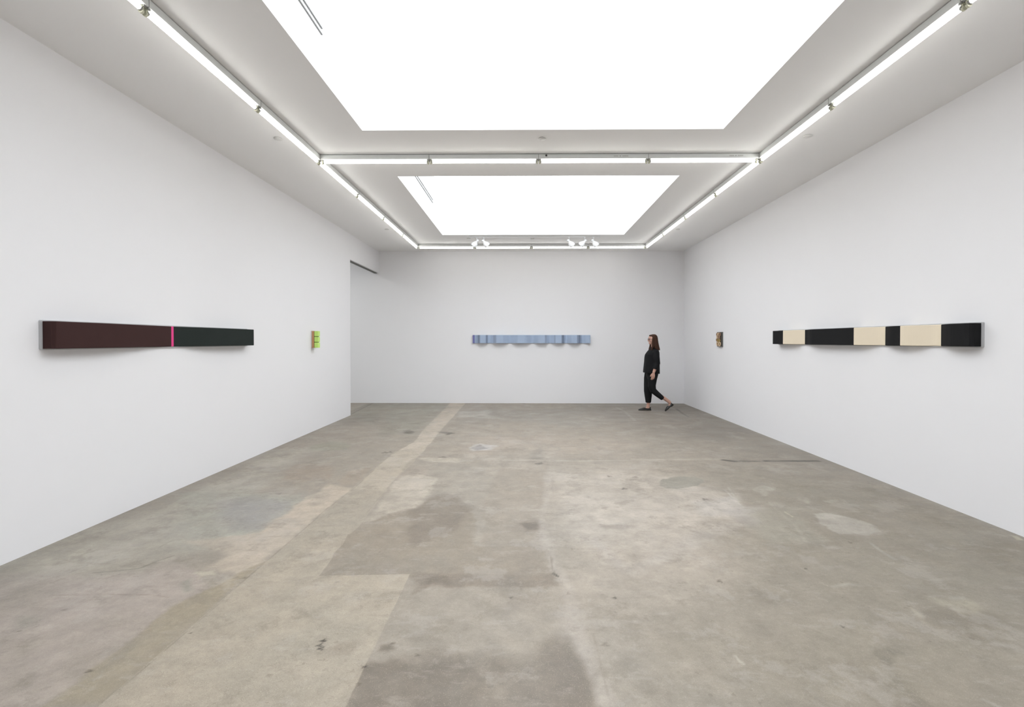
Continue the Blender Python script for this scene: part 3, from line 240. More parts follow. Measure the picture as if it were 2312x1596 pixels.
def build_floor():
    x0, x1 = -3.56, 3.70
    xs = np.arange(x0, x1+.0001, (x1-x0)/720)
    yl = [1.55]
    while yl[-1] < YB+.01: yl.append(yl[-1]+min(max(.0013*yl[-1]**2, .0055), .015))
    yl = np.array(yl)
    X, Y = np.meshgrid(xs, yl); nx, ny = len(xs), len(yl)
    px, py = X.ravel(), Y.ravel()
    base = np.array(s2l(BASEC))
    col = np.tile(base, (len(px), 1))
    # broad clouding
    stain = np.zeros(len(px))
    n1 = fbm(px, py, 3, .8, 5); n2 = fbm(px, py, 11, 3.2, 5); n3 = fbm(px*.9, py*.9, 23, 12., 4)
    for poly, c, feather, warp, s in ZONES:
        if feather <= .12: dl = .4*(sum(c)-sum(BASEC))/3; c = tuple(v+dl for v in c)
        bb = np.array(poly); m = warp*2+feather*1.6+.02
        idx = np.nonzero((px > bb[:,0].min()-m) & (px < bb[:,0].max()+m) & (py > bb[:,1].min()-m) & (py < bb[:,1].max()+m))[0]
        if len(idx) == 0 or s == 0: continue
        qx, qy = px[idx], py[idx]; fr = 1.2 if warp > .15 else (3. if warp > .04 else 6.)
        w2 = min(.02, warp*.5)
        wx_ = qx+warp*1.3*fbm(qx, qy, 31, fr, 5)+w2*fbm(qx, qy, 131, 16., 4); wy_ = qy+warp*1.3*fbm(qx, qy, 47, fr, 5)+w2*fbm(qx, qy, 147, 16., 4)
        d = sdf(wx_, wy_, poly)
        k = np.clip(.5-(d+(.5*feather*n3[idx] if feather > .016 else 0))/(2*feather), 0, 1); k = k*k*(3-2*k)*s
        k *= np.clip(1+(.25 if feather < .016 else .55)*n2[idx]+(.1 if feather < .016 else .5)*n3[idx], 0, 1.25)
        k = np.clip(k, 0, 1)[:, None]
        if feather == .0301: stain[idx] = np.maximum(stain[idx], k[:,0])
        col[idx] = col[idx]*(1-k)+np.array(s2l(c))*k
    for pts, w, c, s in LINES:
        bb = np.array(pts); m = .12
        idx = np.nonzero((px > bb[:,0].min()-m) & (px < bb[:,0].max()+m) & (py > bb[:,1].min()-m) & (py < bb[:,1].max()+m))[0]
        if len(idx) == 0: continue
        qx, qy = px[idx], py[idx]
        wx_ = qx+.006*fbm(qx, qy, 71, 14., 3); wy_ = qy+.006*fbm(qx, qy, 77, 14., 3)
        d = np.full(len(idx), 9.)
        for a, b in zip(pts, pts[1:]): d = np.minimum(d, seg_d(wx_, wy_, a, b))
        # never thinner than the grid can carry
        wv = np.maximum(w, .0035)
        k = np.clip(1.5-d/wv, 0, 1)*s*np.clip(.85+.5*fbm(qx, qy, 83, 9., 3), .2, 1.1)
        k = np.clip(k, 0, 1); stain[idx] = np.maximum(stain[idx], k); k = k[:, None]
        col[idx] = col[idx]*(1-k)+np.array(s2l(c))*k
    for (cx, cy), r, c, s in SPOTS:
        r *= 1.35
        idx = np.nonzero((abs(px-cx) < r*3) & (abs(py-cy) < r*3))[0]
        if len(idx) == 0: continue
        qx, qy = px[idx]-cx, py[idx]-cy; th = np.arctan2(qy, qx)
        rr = r*(1+.35*np.sin(3*th+cx*9)+.2*np.sin(5*th+cy*7))
        k = np.clip((rr-np.hypot(qx, qy))/(r*.5)+.3, 0, 1)*s; stain[idx] = np.maximum(stain[idx], k); k = k[:, None]
        col[idx] = col[idx]*(1-k)+np.array(s2l(c))*k
    # inside the side room the concrete is darker, with a dirty joint along the threshold
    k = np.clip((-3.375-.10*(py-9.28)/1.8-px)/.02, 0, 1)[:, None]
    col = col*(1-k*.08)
    jx = -3.375-.06*(py-9.28); k = (np.clip(1.3-abs(px-jx)/(.018+.02*np.clip((py-9.3)*0.2, 0, .5)), 0, 1)*(py > 9.1))[:, None]*.35
    col = col*(1-k)
    # dust line and pale edge along the side walls
    e = np.minimum(px-XL, XR-px); k = np.clip(1-e/.10, 0, 1)*(py < 9.15)*np.clip(.4+.9*fbm(px, py, 91, 1.5, 4), 0, .75)
    col = col*(1-k[:,None]*.5)+np.array(s2l((176,174,168)))*k[:,None]*.5
    # clouds, scuffs
    col *= (1+.06*n1+.085*n2+.06*n3)[:, None]
    warm = 1+.02*fbm(px, py, 101, 1.1, 4)
    col[:,0] *= warm; col[:,2] *= (2-warm)
    slab = sdf(px+.003*fbm(px, py, 5, 20., 3), py+.003*fbm(px, py, 6, 20., 3), SLAB)
    # outer coarse ring of floor
    V = np.zeros((len(px), 3)); V[:,0] = px; V[:,1] = py
    extra = [(AX,6.4),(x0,6.4),(x0,YB),(AX,YB), (x0,YR),(x1,YR),(x1,1.55),(x0,1.55)]
    V = np.vstack([V, [(a,b,0) for a,b in extra]])
    I = np.arange(nx*ny).reshape(ny, nx)
    F = np.stack([I[:-1,:-1], I[:-1,1:], I[1:,1:], I[1:,:-1]], -1).reshape(-1, 4)
    n0 = nx*ny; F = np.vstack([F, [[n0,n0+1,n0+2,n0+3],[n0+4,n0+5,n0+6,n0+7]]])
    me = bpy.data.meshes.new('floor')
    me.vertices.add(len(V)); me.vertices.foreach_set('co', V.ravel())
    me.loops.add(F.size); me.loops.foreach_set('vertex_index', F.ravel().astype(np.int32))
    me.polygons.add(len(F)); me.polygons.foreach_set('loop_start', np.arange(0, F.size, 4, dtype=np.int32))
    me.update(calc_edges=True)
    cc = np.ones((len(V), 4), np.float32); cc[:n0,:3] = col; cc[n0:,:3] = base
    at = me.attributes.new('concrete', 'FLOAT_COLOR', 'POINT'); at.data.foreach_set('color', cc.ravel())
    sd = np.full(len(V), 5., np.float32); sd[:n0] = slab
    at = me.attributes.new('slab_distance', 'FLOAT', 'POINT'); at.data.foreach_set('value', sd)
    st = np.zeros(len(V), np.float32); st[:n0] = stain
    at = me.attributes.new('stain', 'FLOAT', 'POINT'); at.data.foreach_set('value', st)
    o = bpy.data.objects.new('floor', me); C.objects.link(o); o['kind'] = 'structure'
    # material
    m = bpy.data.materials.new('old_polished_concrete'); m.use_nodes = True; nt = m.node_tree; N = nt.nodes; Lk = nt.links
    b = N['Principled BSDF']
    def node(t, **kw):
        n = N.new(t)
        for k, v in kw.items():
            if k in n.inputs: n.inputs[k].default_value = v
            else: setattr(n, k, v)
        return n
    def math_(op, a, b_=None, clamp=False):
        n = N.new('ShaderNodeMath'); n.operation = op; n.use_clamp = clamp
        for i, v in enumerate((a, b_)):
            if v is None: continue
            if isinstance(v, (int, float)): n.inputs[i].default_value = v
            else: Lk.new(v, n.inputs[i])
        return n.outputs[0]
    def mixc(f, a, b_, mode='MIX'):
        n = N.new('ShaderNodeMix'); n.data_type = 'RGBA'; n.blend_type = mode
        if isinstance(f, (int, float)): n.inputs[0].default_value = f
        else: Lk.new(f, n.inputs[0])
        for i, v in ((6, a), (7, b_)):
            if isinstance(v, tuple): n.inputs[i].default_value = (*v, 1)
            else: Lk.new(v, n.inputs[i])
        return n.outputs[2]
    def rng(v, a, b_, c, d):
        n = N.new('ShaderNodeMapRange'); n.inputs[1].default_value = a; n.inputs[2].default_value = b_; n.inputs[3].default_value = c; n.inputs[4].default_value = d
        Lk.new(v, n.inputs[0]); return n.outputs[0]
    geo = node('ShaderNodeNewGeometry'); P = geo.outputs['Position']
    ac = node('ShaderNodeAttribute', attribute_name='concrete'); asd = node('ShaderNodeAttribute', attribute_name='slab_distance')
    def noise(scale, detail=4, rough=.6, vec=P):
        n = node('ShaderNodeTexNoise', Scale=scale, Detail=detail, Roughness=rough); Lk.new(vec, n.inputs['Vector']); return n.outputs['Fac']
    inslab = rng(asd.outputs['Fac'], -.003, .003, 1, 0)
    c = ac.outputs['Color']
    # slab: paler, yellower, with exposed fine aggregate
    nb = noise(1.6, 5)
    slabcol = mixc(rng(nb, .38, .62, 0, 1), s2l(SLAB_A), s2l(SLAB_B))
    ast = node('ShaderNodeAttribute', attribute_name='stain'); sx = node('ShaderNodeSeparateXYZ'); Lk.new(P, sx.inputs[0])
    kk = math_('MULTIPLY', math_('MULTIPLY', inslab, SLABK), rng(sx.outputs[1], 2.9, 4.2, 1, .62))
    kk = math_('MULTIPLY', kk, math_('SUBTRACT', 1.0, ast.outputs['Fac']))
    c = mixc(kk, c, slabcol)
    # soft mottling everywhere (streaky scuffs)
    mott = rng(noise(7, 8, .68), .33, .67, .86, 1.14)
    mott2 = rng(noise(34, 6, .7), .3, .7, .93, 1.07)
    mm = math_('MULTIPLY', mott, mott2)
    vm = N.new('ShaderNodeVectorMath'); vm.operation = 'SCALE'; Lk.new(c, vm.inputs[0]); Lk.new(mm, vm.inputs['Scale']); c = vm.outputs[0]
    # worn pale film with ragged edges
    film = rng(noise(2.3, 9, .72), .545, .60, 0, .24); c = mixc(film, c, s2l((198,193,186)))
    grime = rng(noise(3.1, 9, .74), .39, .45, .30, 0); c = mixc(grime, c, s2l((128,121,110)))
    # clusters of small dark flecks and scuffs
    fl = math_('MULTIPLY', rng(noise(26, 7, .7), .57, .66, 0, 1), rng(noise(1.7, 5, .65), .47, .60, 0, .42)); c = mixc(fl, c, s2l((112,104,95)))
    mp = N.new('ShaderNodeMapping'); mp.inputs['Scale'].default_value = (.9, 2.6, 1); Lk.new(P, mp.inputs[0])
    ws = rng(noise(5, 8, .7, mp.outputs[0]), .56, .66, 0, .22); c = mixc(ws, c, s2l((200,194,186)))
    ws = rng(noise(4, 8, .7, mp.outputs[0]), .34, .44, .26, 0); c = mixc(ws, c, s2l((134,126,116)))
    # aggregate speckle
    vor = node('ShaderNodeTexVoronoi', Scale=300.); Lk.new(P, vor.inputs['Vector'])
    rnd = node('ShaderNodeSeparateColor'); Lk.new(vor.outputs['Color'], rnd.inputs[0])
    dots = math_('LESS_THAN', vor.outputs['Distance'], .36)
    lightd = math_('MULTIPLY', dots, math_('GREATER_THAN', rnd.outputs[0], .87))
    darkd = math_('MULTIPLY', dots, math_('LESS_THAN', rnd.outputs[0], .07))
    amt = math_('ADD', .38, math_('MULTIPLY', inslab, .25))
    c = mixc(math_('MULTIPLY', lightd, amt), c, s2l((222,214,192)))
    c = mixc(math_('MULTIPLY', darkd, amt), c, s2l((105,96,84)))
    grit = rng(noise(210, 3, .6), .60, .68, 0, 1); c = mixc(math_('MULTIPLY', grit, math_('ADD', .10, math_('MULTIPLY', inslab, .22))), c, s2l((214,206,186)))
    grit = rng(noise(180, 3, .6), .33, .40, 1, 0); c = mixc(math_('MULTIPLY', grit, math_('ADD', .10, math_('MULTIPLY', inslab, .15))), c, s2l((122,113,100)))
    vor2 = node('ShaderNodeTexVoronoi', Scale=420.); Lk.new(P, vor2.inputs['Vector'])
    r2 = node('ShaderNodeSeparateColor'); Lk.new(vor2.outputs['Color'], r2.inputs[0])
    vm = N.new('ShaderNodeVectorMath'); vm.operation = 'SCALE'; Lk.new(c, vm.inputs[0]); Lk.new(rng(r2.outputs[0], 0, 1, .95, 1.05), vm.inputs['Scale']); c = vm.outputs[0]
    vm = N.new('ShaderNodeVectorMath'); vm.operation = 'MULTIPLY'; Lk.new(c, vm.inputs[0]); vm.inputs[1].default_value = FLOORK; c = vm.outputs[0]
    Lk.new(c, b.inputs['Base Color'])
    Lk.new(rng(noise(3.5, 6), .3, .7, .42, .62), b.inputs['Roughness'])
    b.inputs['Specular IOR Level'].default_value = .35
    bp = N.new('ShaderNodeBump'); bp.inputs['Strength'].default_value = .12; bp.inputs['Distance'].default_value = .002
    Lk.new(noise(60, 6), bp.inputs['Height']); Lk.new(bp.outputs[0], b.inputs['Normal'])
    me.materials.append(m)
    return o
build_floor()

# ------------------------------------------------------------------ fluorescent strip lights
HB = 3.440                                     # underside of the housings
def make_strip(length):
    t = thing('fluorescent_light', '', 'ceiling light')
    h = length/2-.002; w = .035
    bm = bmesh.new()
    # channel body with a slightly narrower spine against the ceiling
    box(bm, -h, -w, HB, h, w, HC-.006); link('housing', bm, M['housing'], t)
    bm = bmesh.new(); box(bm, -h, -w+.010, HC-.006, h, w-.010, HC); link('mounting_strip', bm, M['gap'], t)  # spine coloured dark to draw the shadow line between housing and ceiling
    bm = bmesh.new(); L = h-.030
    cyl(bm, (-L,0,HB-.020), (L,0,HB-.020), .0142, n=20); link('tube', bm, M['tube'], t)
    for s in (-1, 1):
        bm = bmesh.new(); cyl(bm, (s*(L-.001),0,HB-.020), (s*(L+.012),0,HB-.020), .0150, n=20); link('tube_cap', bm, M['steel'], t)
        bm = bmesh.new()
        prof = [(-.014,0),(-.014,-.010),(-.010,-.018),(-.013,-.028)]+[(.0145*math.cos(a), -.032+.0145*math.sin(a)) for a in [PI+PI*i/8 for i in range(9)]]+[(.013,-.028),(.010,-.018),(.014,-.010),(.014,0)]
        xa, xb = s*(L+.010), s*(L+.024)
        A = [bm.verts.new((xa,y,HB+z)) for y, z in prof]; B = [bm.verts.new((xb,y,HB+z)) for y, z in prof]
        n = len(prof)
        for i in range(n): bm.faces.new([A[i],A[(i+1)%n],B[(i+1)%n],B[i]])
        bm.faces.new(A); bm.faces.new(B[::-1]); so = link('lamp_socket', bm, M['socket'], t)
        bm = bmesh.new()     # small folded clips beside the socket
        u0, u1 = min(xa,xb)-.004, max(xa,xb)+.004
        pr = [(-.024,0),(-.024,-.010),(-.020,-.010),(-.020,-.002),(.020,-.002),(.020,-.010),(.024,-.010),(.024,0)]
        A = [bm.verts.new((u0,y,HB+z)) for y, z in pr]; B = [bm.verts.new((u1,y,HB+z)) for y, z in pr]
        for i in range(8): bm.faces.new([A[i],A[(i+1)%8],B[(i+1)%8],B[i]])
        bm.faces.new(A); bm.faces.new(B[::-1])
        link('clip', bm, M['steel'], so)
        bm = bmesh.new(); box(bm, s*(h-.0005), -w-.001, HB-.001, s*(h+.0015), w+.001, HC-.003); link('end_plate', bm, M['steel'], t)
    return t
ORD = ['nearest the camera', 'second from the camera', 'third, ending at the crossing run', 'fourth, just past the crossing run', 'fifth from the camera', 'sixth from the camera', 'farthest from the camera']
GRP = 'fluorescent strip lights on the ceiling'
side = make_strip(LP)
first = True
for X, word in ((TL, 'left'), (TR, 'right')):
    for i, k in enumerate(range(-3, 4)):
        o = side if first else copy_tree(side); first = False
        o.location = (X, Y0+(k+.5)*LP, 0); o.rotation_euler = (0,0,PI/2)
        tag(o, 'lit strip light on the %s wall side run, %s' % (word, ORD[i]), 'ceiling light', GRP)
CL = (4*LP-.072)/4
cross = make_strip(CL); first = True
XN = ['left end', 'second from the left', 'second from the right', 'right end']
crossers = {}
for Y, word in ((Y0, 'crossing run between skylights'), (Y0+4*LP, 'far run by the back wall')):
    for i in range(4):
        o = cross if first else copy_tree(cross); first = False
        o.location = (TL+.036+CL*(i+.5), Y, 0)
        tag(o, 'lit strip light on the %s, %s' % (word, XN[i]), 'ceiling light', GRP)
        crossers[(word[:3], i)] = o
# small things on the front of the crossing run
def onto(o, bm, name, m): return link(name, bm, m, o)
o = crossers[('cro', 2)]; bm = bmesh.new()
x = .245-o.location.x; lathe(bm, (x,-.035,3.470), (0,-1,0), [(0,.006),(.006,.006),(.010,.011),(.018,.010),(.021,0)], 14); onto(o, bm, 'knob', M['dark'])
for i, xs_ in ((2, [(.985,1.035),(1.08,1.145)]), (3, [(2.25,2.30),(2.34,2.40)])):
    o = crossers[('cro', i)]
    for a, b in xs_:
        bm = bmesh.new(); box(bm, a-o.location.x, -.0358, 3.459, b-o.location.x, -.035, 3.473); onto(o, bm, 'sticker', M['sticker'])
    bm = bmesh.new(); x = (xs_[0][1]+xs_[1][0])/2-o.location.x
    cyl(bm, (x,-.037,3.466), (x,-.035,3.466), .004, n=12); onto(o, bm, 'screw', M['dark'])

# ------------------------------------------------------------------ round cover plates in the ceiling
def cover():
    t = thing('sprinkler_cover', '', 'ceiling cover')
    bm = bmesh.new(); cyl(bm, (0,0,-.0045), (0,0,.003), .037, n=28); link('neck', bm, M['steel'], t)
    bm = bmesh.new(); lathe(bm, (0,0,-.004), (0,0,-1), [(0,0),(0,.0425),(.0015,.0425),(.003,.040),(.0035,0)], 32); link('plate', bm, M['disc'], t)
    return t
CV = [(-2.499,4.865,'left of the left strip lights, near the crossing run'),(.183,4.897,'in the middle, before the crossing run'),(2.847,4.855,'right of the right strip lights, near the crossing run'),
      (-2.532,8.833,'left of the left strip lights, towards the back wall'),(2.834,8.868,'right of the right strip lights, towards the back wall'),(-1.107,9.616,'below the left end of the spotlight track'),(.174,9.674,'at the middle between the spotlights')]
c0 = cover()
for i, (x, y, w) in enumerate(CV):
    o = c0 if i == 0 else copy_tree(c0); o.location = (x, y, HC)
    tag(o, 'small round white ceiling plate '+w, 'ceiling cover', 'round sprinkler cover plates in the ceiling')

# ------------------------------------------------------------------ spotlight track and heads
TY = 9.44
t = thing('lighting_track', 'slim white track on the ceiling behind the far skylight, carrying five spotlights', 'lighting track', (-1.075, TY, HC))
bm = bmesh.new(); box(bm, 0, -.017, -.018, 2.56, .017, 0); bevel(link('track_rail', bm, M['spot'], t))
bm = bmesh.new(); box(bm, -.004, -.019, -.022, .085, .019, 0); bevel(link('feed_box', bm, M['spot'], t))
def spot(name_label, x, tilt):
    """tilt: unit direction of the beam in x, y, z"""
    t = thing('spotlight', name_label, 'spotlight', (x, TY, HC-.018), 0, 'white spotlights on the track')
    bm = bmesh.new(); box(bm, -.018, -.014, -.022, .018, .014, 0); bevel(link('adapter', bm, M['spot'], t))
    bm = bmesh.new(); cyl(bm, (0,0,-.020), (0,0,-.085), .0065, n=12)
    lathe(bm, (0,0,-.040), (0,0,-1), [(0,.0065),(.003,.010),(.012,.010),(.015,.0065)], 12); link('stem', bm, M['spot'], t)
    d = Vector(tilt).normalized(); piv = Vector((0,0,-.088)); back = piv-d*.045
    bm = bmesh.new(); lathe(bm, back, d, [(-.004,0),(-.004,.020),(0,.024),(.030,.024),(.040,.020),(.048,.026)], 24); link('lamp_holder', bm, M['spot'], t)
    bm = bmesh.new(); lathe(bm, back, d, [(.044,.024),(.056,.027),(.075,.040),(.10,.053),(.125,.0605),(.145,.0615),(.152,.060),(.152,.057),(.140,.056),(.10,.048)], 32)
    link('bell_shade', bm, M['spot'], t)
    bm = bmesh.new(); lathe(bm, back, d, [(.136,.0555),(.142,.045),(.146,.025),(.1475,0)], 24); link('lens', bm, M['disc'], t)
    return t
SP = [(-.925,(-.62,.35,-.62),'first from the left, aimed down to the left'),(-.788,(.62,.35,-.62),'second from the left, aimed down to the right'),
      (.892,(.62,.35,-.62),'third from the left, aimed down to the right'),(1.192,(-.66,.30,-.60),'fourth from the left, aimed down to the left'),(1.366,(.62,.35,-.62),'last on the right, aimed down to the right')]
for x, d, w in SP: spot('white bell spotlight on the track, '+w, x, d)

# ------------------------------------------------------------------ long wall paintings
def interp(pts, s):
    for (a, va), (b, vb) in zip(pts, pts[1:]):
        if a <= s <= b:
            k = (s-a)/(b-a) if b > a else 0; k = k*k*(3-2*k); return va+(vb-va)*k
    return pts[0][1] if s < pts[0][0] else pts[-1][1]
def long_painting(t, s0, s1, z0, z1, depth, bands, axis, plate_m=.012):
    """local frame: s along +X of the thing, depth towards -Y, z up. bands = (s_from, s_to, material name)"""
    # wall plate with rounded corners
    bm = bmesh.new(); e = plate_m; r = .010; th = .016
    P_ = []
    for cx, cz, a0 in ((s1+e-r, z1+e*.7-r, 0), (s0-e+r, z1+e*.7-r, PI/2), (s0-e+r, z0-e*.7+r, PI), (s1+e-r, z0-e*.7+r, 1.5*PI)):
        for i in range(5):
            a = a0+PI/2*i/4; P_.append((cx+r*math.cos(a), cz+r*math.sin(a)))
    A = [bm.verts.new((x,0,z)) for x, z in P_]; B = [bm.verts.new((x,-th,z)) for x, z in P_]; n = len(P_)
    for i in range(n): bm.faces.new([A[i],A[(i+1)%n],B[(i+1)%n],B[i]])
    bm.faces.new(A); bm.faces.new(B); link('backing_plate', bm, M['back'], t)
    # painted body: relief whose depth swells and shrinks along its length
    mats = []; [mats.append(b[2]) for b in bands if b[2] not in mats]
    cuts = sorted(set([round(b[0],4) for b in bands]+[round(b[1],4) for b in bands]+[round(float(x),4) for x in np.arange(s0, s1, .02)]+[s1]+[s0+d for d in (.001,.003,.006,.010,.015)]+[s1-d for d in (.001,.003,.006)]))
    cuts = [c for c in cuts if s0 <= c <= s1]
    bm = bmesh.new(); R = []
    for s in cuts:
        d = interp(depth, s); ro = .004
        R.append([bm.verts.new((s,-th+.001,z1)), bm.verts.new((s,-d+ro,z1)), bm.verts.new((s,-d,z1-ro)), bm.verts.new((s,-d,z0+ro)), bm.verts.new((s,-d+ro,z0)), bm.verts.new((s,-th+.001,z0))])
    for i in range(len(cuts)-1):
        mid = (cuts[i]+cuts[i+1])/2; mi = 0
        for a, b, nm in bands:
            if a <= mid <= b: mi = mats.index(nm)
        for j in range(5):
            f = bm.faces.new([R[i][j],R[i+1][j],R[i+1][j+1],R[i][j+1]]); f.material_index = mi
    for Q, nm in ((R[0], bands[0][2]), (R[-1], bands[-1][2])):
        f = bm.faces.new(Q); f.material_index = mats.index(nm)
    link('painted_relief', bm, [M[x] for x in mats], t)
    return t
ZP0, ZP1 = 1.381, 1.571
# left wall: local +X runs away from the camera (world +Y), local -Y is world +X
t = thing('wall_painting', 'long narrow painting on the left wall, maroon and green-black split by a hot pink stripe', 'painting', (XL, 0, 0), PI/2)
long_painting(t, 3.270, 5.708, ZP0, ZP1, [(3.270,.075),(3.285,.098),(3.32,.10),(3.62,.10),(4.50,.024),(5.05,.088),(5.25,.10),(5.708,.10)],
              [(3.270,4.466,'maroon'),(4.466,4.496,'pink'),(4.496,5.708,'greenblack')], 0)
# right wall: local +X towards the camera -> rot -90: local -Y is world -X
t = thing('wall_painting', 'long narrow painting on the right wall in black and beige blocks', 'painting', (XR, 0, 0), -PI/2)
yy = [3.862, 4.200, 4.583, 4.845, 5.222, 6.244, 6.630, 6.898]; cc_ = ['black','beige','black','beige','black','beige','black']
bands = [(-b, -a, c) for a, b, c in zip(yy, yy[1:], cc_)][::-1]
dep = [(3.862,.075),(3.877,.098),(3.92,.10),(4.02,.10),(4.28,.024),(4.55,.095),(4.66,.095),(4.92,.024),(5.22,.095),(5.35,.10),(5.95,.10),(6.25,.024),(6.55,.098),(6.7,.10),(6.898,.10)]
long_painting(t, -6.898, -3.862, ZP0+.012, ZP1+.010, [(-a, b) for a, b in dep][::-1], bands, 0)
# back wall
t = thing('wall_painting', 'long narrow pale blue painting with slate bands on the back wall', 'painting', (0, YB, 0), 0)
bl = [-1.172,-1.130,-1.054,-.995,-.867,-.824,-.700,-.630,.484,.517,.694,.722,.857,.916,1.211,1.293,1.518]
bn = ['violet','blue','bluedark','blue','bluedark','blue','bluemid','blue','bluemid','blue','bluemid','blue','bluedark','blue','bluedark','blue']
dep = [(-1.172,.06),(-1.12,.020),(-1.0,.11),(-.90,.11),(-.776,.020),(-.61,.12),(-.49,.12),(-.32,.020),(-.13,.125),(.0,.125),(.206,.020),(.36,.12),(.46,.12),(.595,.020),(.76,.115),(.86,.115),(.969,.020),(1.12,.115),(1.23,.115),(1.347,.020),(1.50,.09),(1.518,.09)]
long_painting(t, -1.172, 1.518, 1.382, 1.570, dep, [(a,b,c) for a,b,c in zip(bl, bl[1:], bn)], 0, .004)

# ------------------------------------------------------------------ small wall pieces
t = thing('wall_sculpture', 'small wall piece of three stacked lime green blocks on brown wood, left wall', 'wall sculpture', (XL, 7.480, 1.324), 0)
bm = bmesh.new(); box(bm, 0, 0, 0, .010, .078, .268); link('backing_plate', bm, M['back'], t)
bm = bmesh.new(); box(bm, .010, 0, .001, .045, .078, .267); bevel(link('wooden_backing', bm, M['cedar'], t), .001)
bm = bmesh.new(); box(bm, .045, .002, .002, .050, .076, .266); box(bm, .050, .006, .080, .092, .070, .190); link('recess', bm, M['limegap'], t)
for i in range(3):
    bm = bmesh.new(); z = .003+i*.0905
    box(bm, .050, 0, z, .107, .076, z+.081); o = link('block', bm, M['lime'], t); bevel(o, .003, 3)
    o['label'] = 'lime green block'
t = thing('wall_sculpture', 'small dark wooden wall piece covered with pale rings, right wall near the corner', 'wall sculpture', (XR, 8.846, 1.332), 0)
bm = bmesh.new(); box(bm, -.028, 0, 0, 0, .205, .270); bevel(link('panel', bm, M['sidegrey'], t), .0015)
bm = bmesh.new(); box(bm, -.034, .004, .004, -.028, .201, .266); link('face_board', bm, M['umber'], t)
def ring(y, z, ry, rz, rt, m, h=.022, rot=0):
    bm = bmesh.new(); n, k = 28, 10; R = []
    for i in range(n):
        a = 2*PI*i/n; row = []
        cy_, cz_ = ry*math.cos(a), rz*math.sin(a); nv = Vector((0, math.cos(a)*rz, math.sin(a)*ry)).normalized()
        for j in range(k):
            b = 2*PI*j/k; p = Vector((0,cy_,cz_))+nv*rt*math.cos(b); p.x = -h*.5-h*.5*math.sin(b)
            row.append(bm.verts.new((p.x-.034, y+p.y, z+p.z)))
        R.append(row)
    for i in range(n):
        for j in range(k): bm.faces.new([R[i][j],R[(i+1)%n][j],R[(i+1)%n][(j+1)%k],R[i][(j+1)%k]]).smooth = True
    o = link('ring', bm, M[m], t)
    bm = bmesh.new(); cyl(bm, (-.040,y,z), (-.034,y,z), min(ry,rz)-.002, n=20); link('ring_core', bm, M['ringcore'], o)
# (y from the near edge, z from the bottom)
for a in [(.046,.222,.026,.034,.0055,'ring2'),(.110,.232,.024,.022,.0045,'ring'),(.160,.225,.022,.028,.0045,'ring2'),
          (.100,.185,.024,.026,.0055,'ring2'),(.066,.162,.020,.022,.0045,'ring2'),(.150,.180,.022,.026,.0045,'ring'),
          (.092,.115,.024,.032,.0055,'ring3'),(.052,.115,.016,.020,.0045,'ring3'),(.132,.120,.016,.020,.0045,'ring3'),(.172,.125,.020,.026,.0045,'ring2'),
          (.050,.048,.032,.038,.0055,'ring'),(.140,.052,.032,.036,.0055,'ring')]: ring(*a)

# ------------------------------------------------------------------ person
# local frame: origin on the floor under the body, walking towards -X; near side (left arm and leg) is -Y
def ball(bm, c, r, seg=16, rings=10):
    """ellipsoid, r = radius or (rx, ry, rz)"""
    r = (r, r, r) if isinstance(r, (int, float)) else r
    v = bmesh.ops.create_uvsphere(bm, u_segments=seg, v_segments=rings, radius=1)['verts']
    for p in v: p.co = Vector((c[0]+p.co.x*r[0], c[1]+p.co.y*r[1], c[2]+p.co.z*r[2]))
def limb(bm, pts, n=18):
    """pts: (x, y, z, r) or (x, y, z, rx, ry): tapering tube along joints with round ends"""
    P_ = [Vector(p[:3]) for p in pts]
    rings = []; prev = None
    for i, p in enumerate(pts):
        d = (P_[min(i+1, len(P_)-1)]-P_[max(i-1, 0)]).normalized()
        a = Vector((0,1,0)) - d*d.y
        if a.length < .2: a = Vector((1,0,0)) - d*d.x
        a.normalize(); b = d.cross(a)
        ra, rb = (p[3], p[3]) if len(p) == 4 else (p[4], p[3])
        rings.append([bm.verts.new(P_[i]+a*ra*math.cos(t)+b*rb*math.sin(t)) for t in [2*PI*k/n for k in range(n)]])
    for A, B in zip(rings, rings[1:]):
        for k in range(n): bm.faces.new([A[k],A[(k+1)%n],B[(k+1)%n],B[k]])
    bm.faces.new(rings[0][::-1]); bm.faces.new(rings[-1])
def stack(bm, levels, n=28, power=2.2):
    """horizontal super-ellipse sections: (z, x_front, x_back, half_width[, y_centre])"""
    rings = []
    for L in levels:
        z, xf, xb, hw = L[:4]; yc = L[4] if len(L) > 4 else 0
        cx, rx = (xf+xb)/2, (xb-xf)/2; r = []
        for k in range(n):
            t = 2*PI*k/n; c, s = math.cos(t), math.sin(t)
            r.append(bm.verts.new((cx+rx*math.copysign(abs(c)**(2/power), c), yc+hw*math.copysign(abs(s)**(2/power), s), z)))
        rings.append(r)
    for A, B in zip(rings, rings[1:]):
        for k in range(n): bm.faces.new([A[k],A[(k+1)%n],B[(k+1)%n],B[k]])
    bm.faces.new(rings[0][::-1]); bm.faces.new(rings[-1])
def remesh(o, vox, sm=4, f=.5):
    m = o.modifiers.new('union', 'REMESH'); m.mode = 'VOXEL'; m.voxel_size = vox; m.use_smooth_shade = True
    if sm: s = o.modifiers.new('soften', 'SMOOTH'); s.iterations = sm; s.factor = f
    return o
PXM = .009118
def gx(px, y=0): return (px-1470)*PXM
def gz(py): return CAMZ-(py-769.2)*PXM
person = thing('person', 'person walking left in black jacket and cropped black trousers, long brown hair and dark glasses', 'person', (2.6135, 9.85, 0))
bm = bmesh.new()
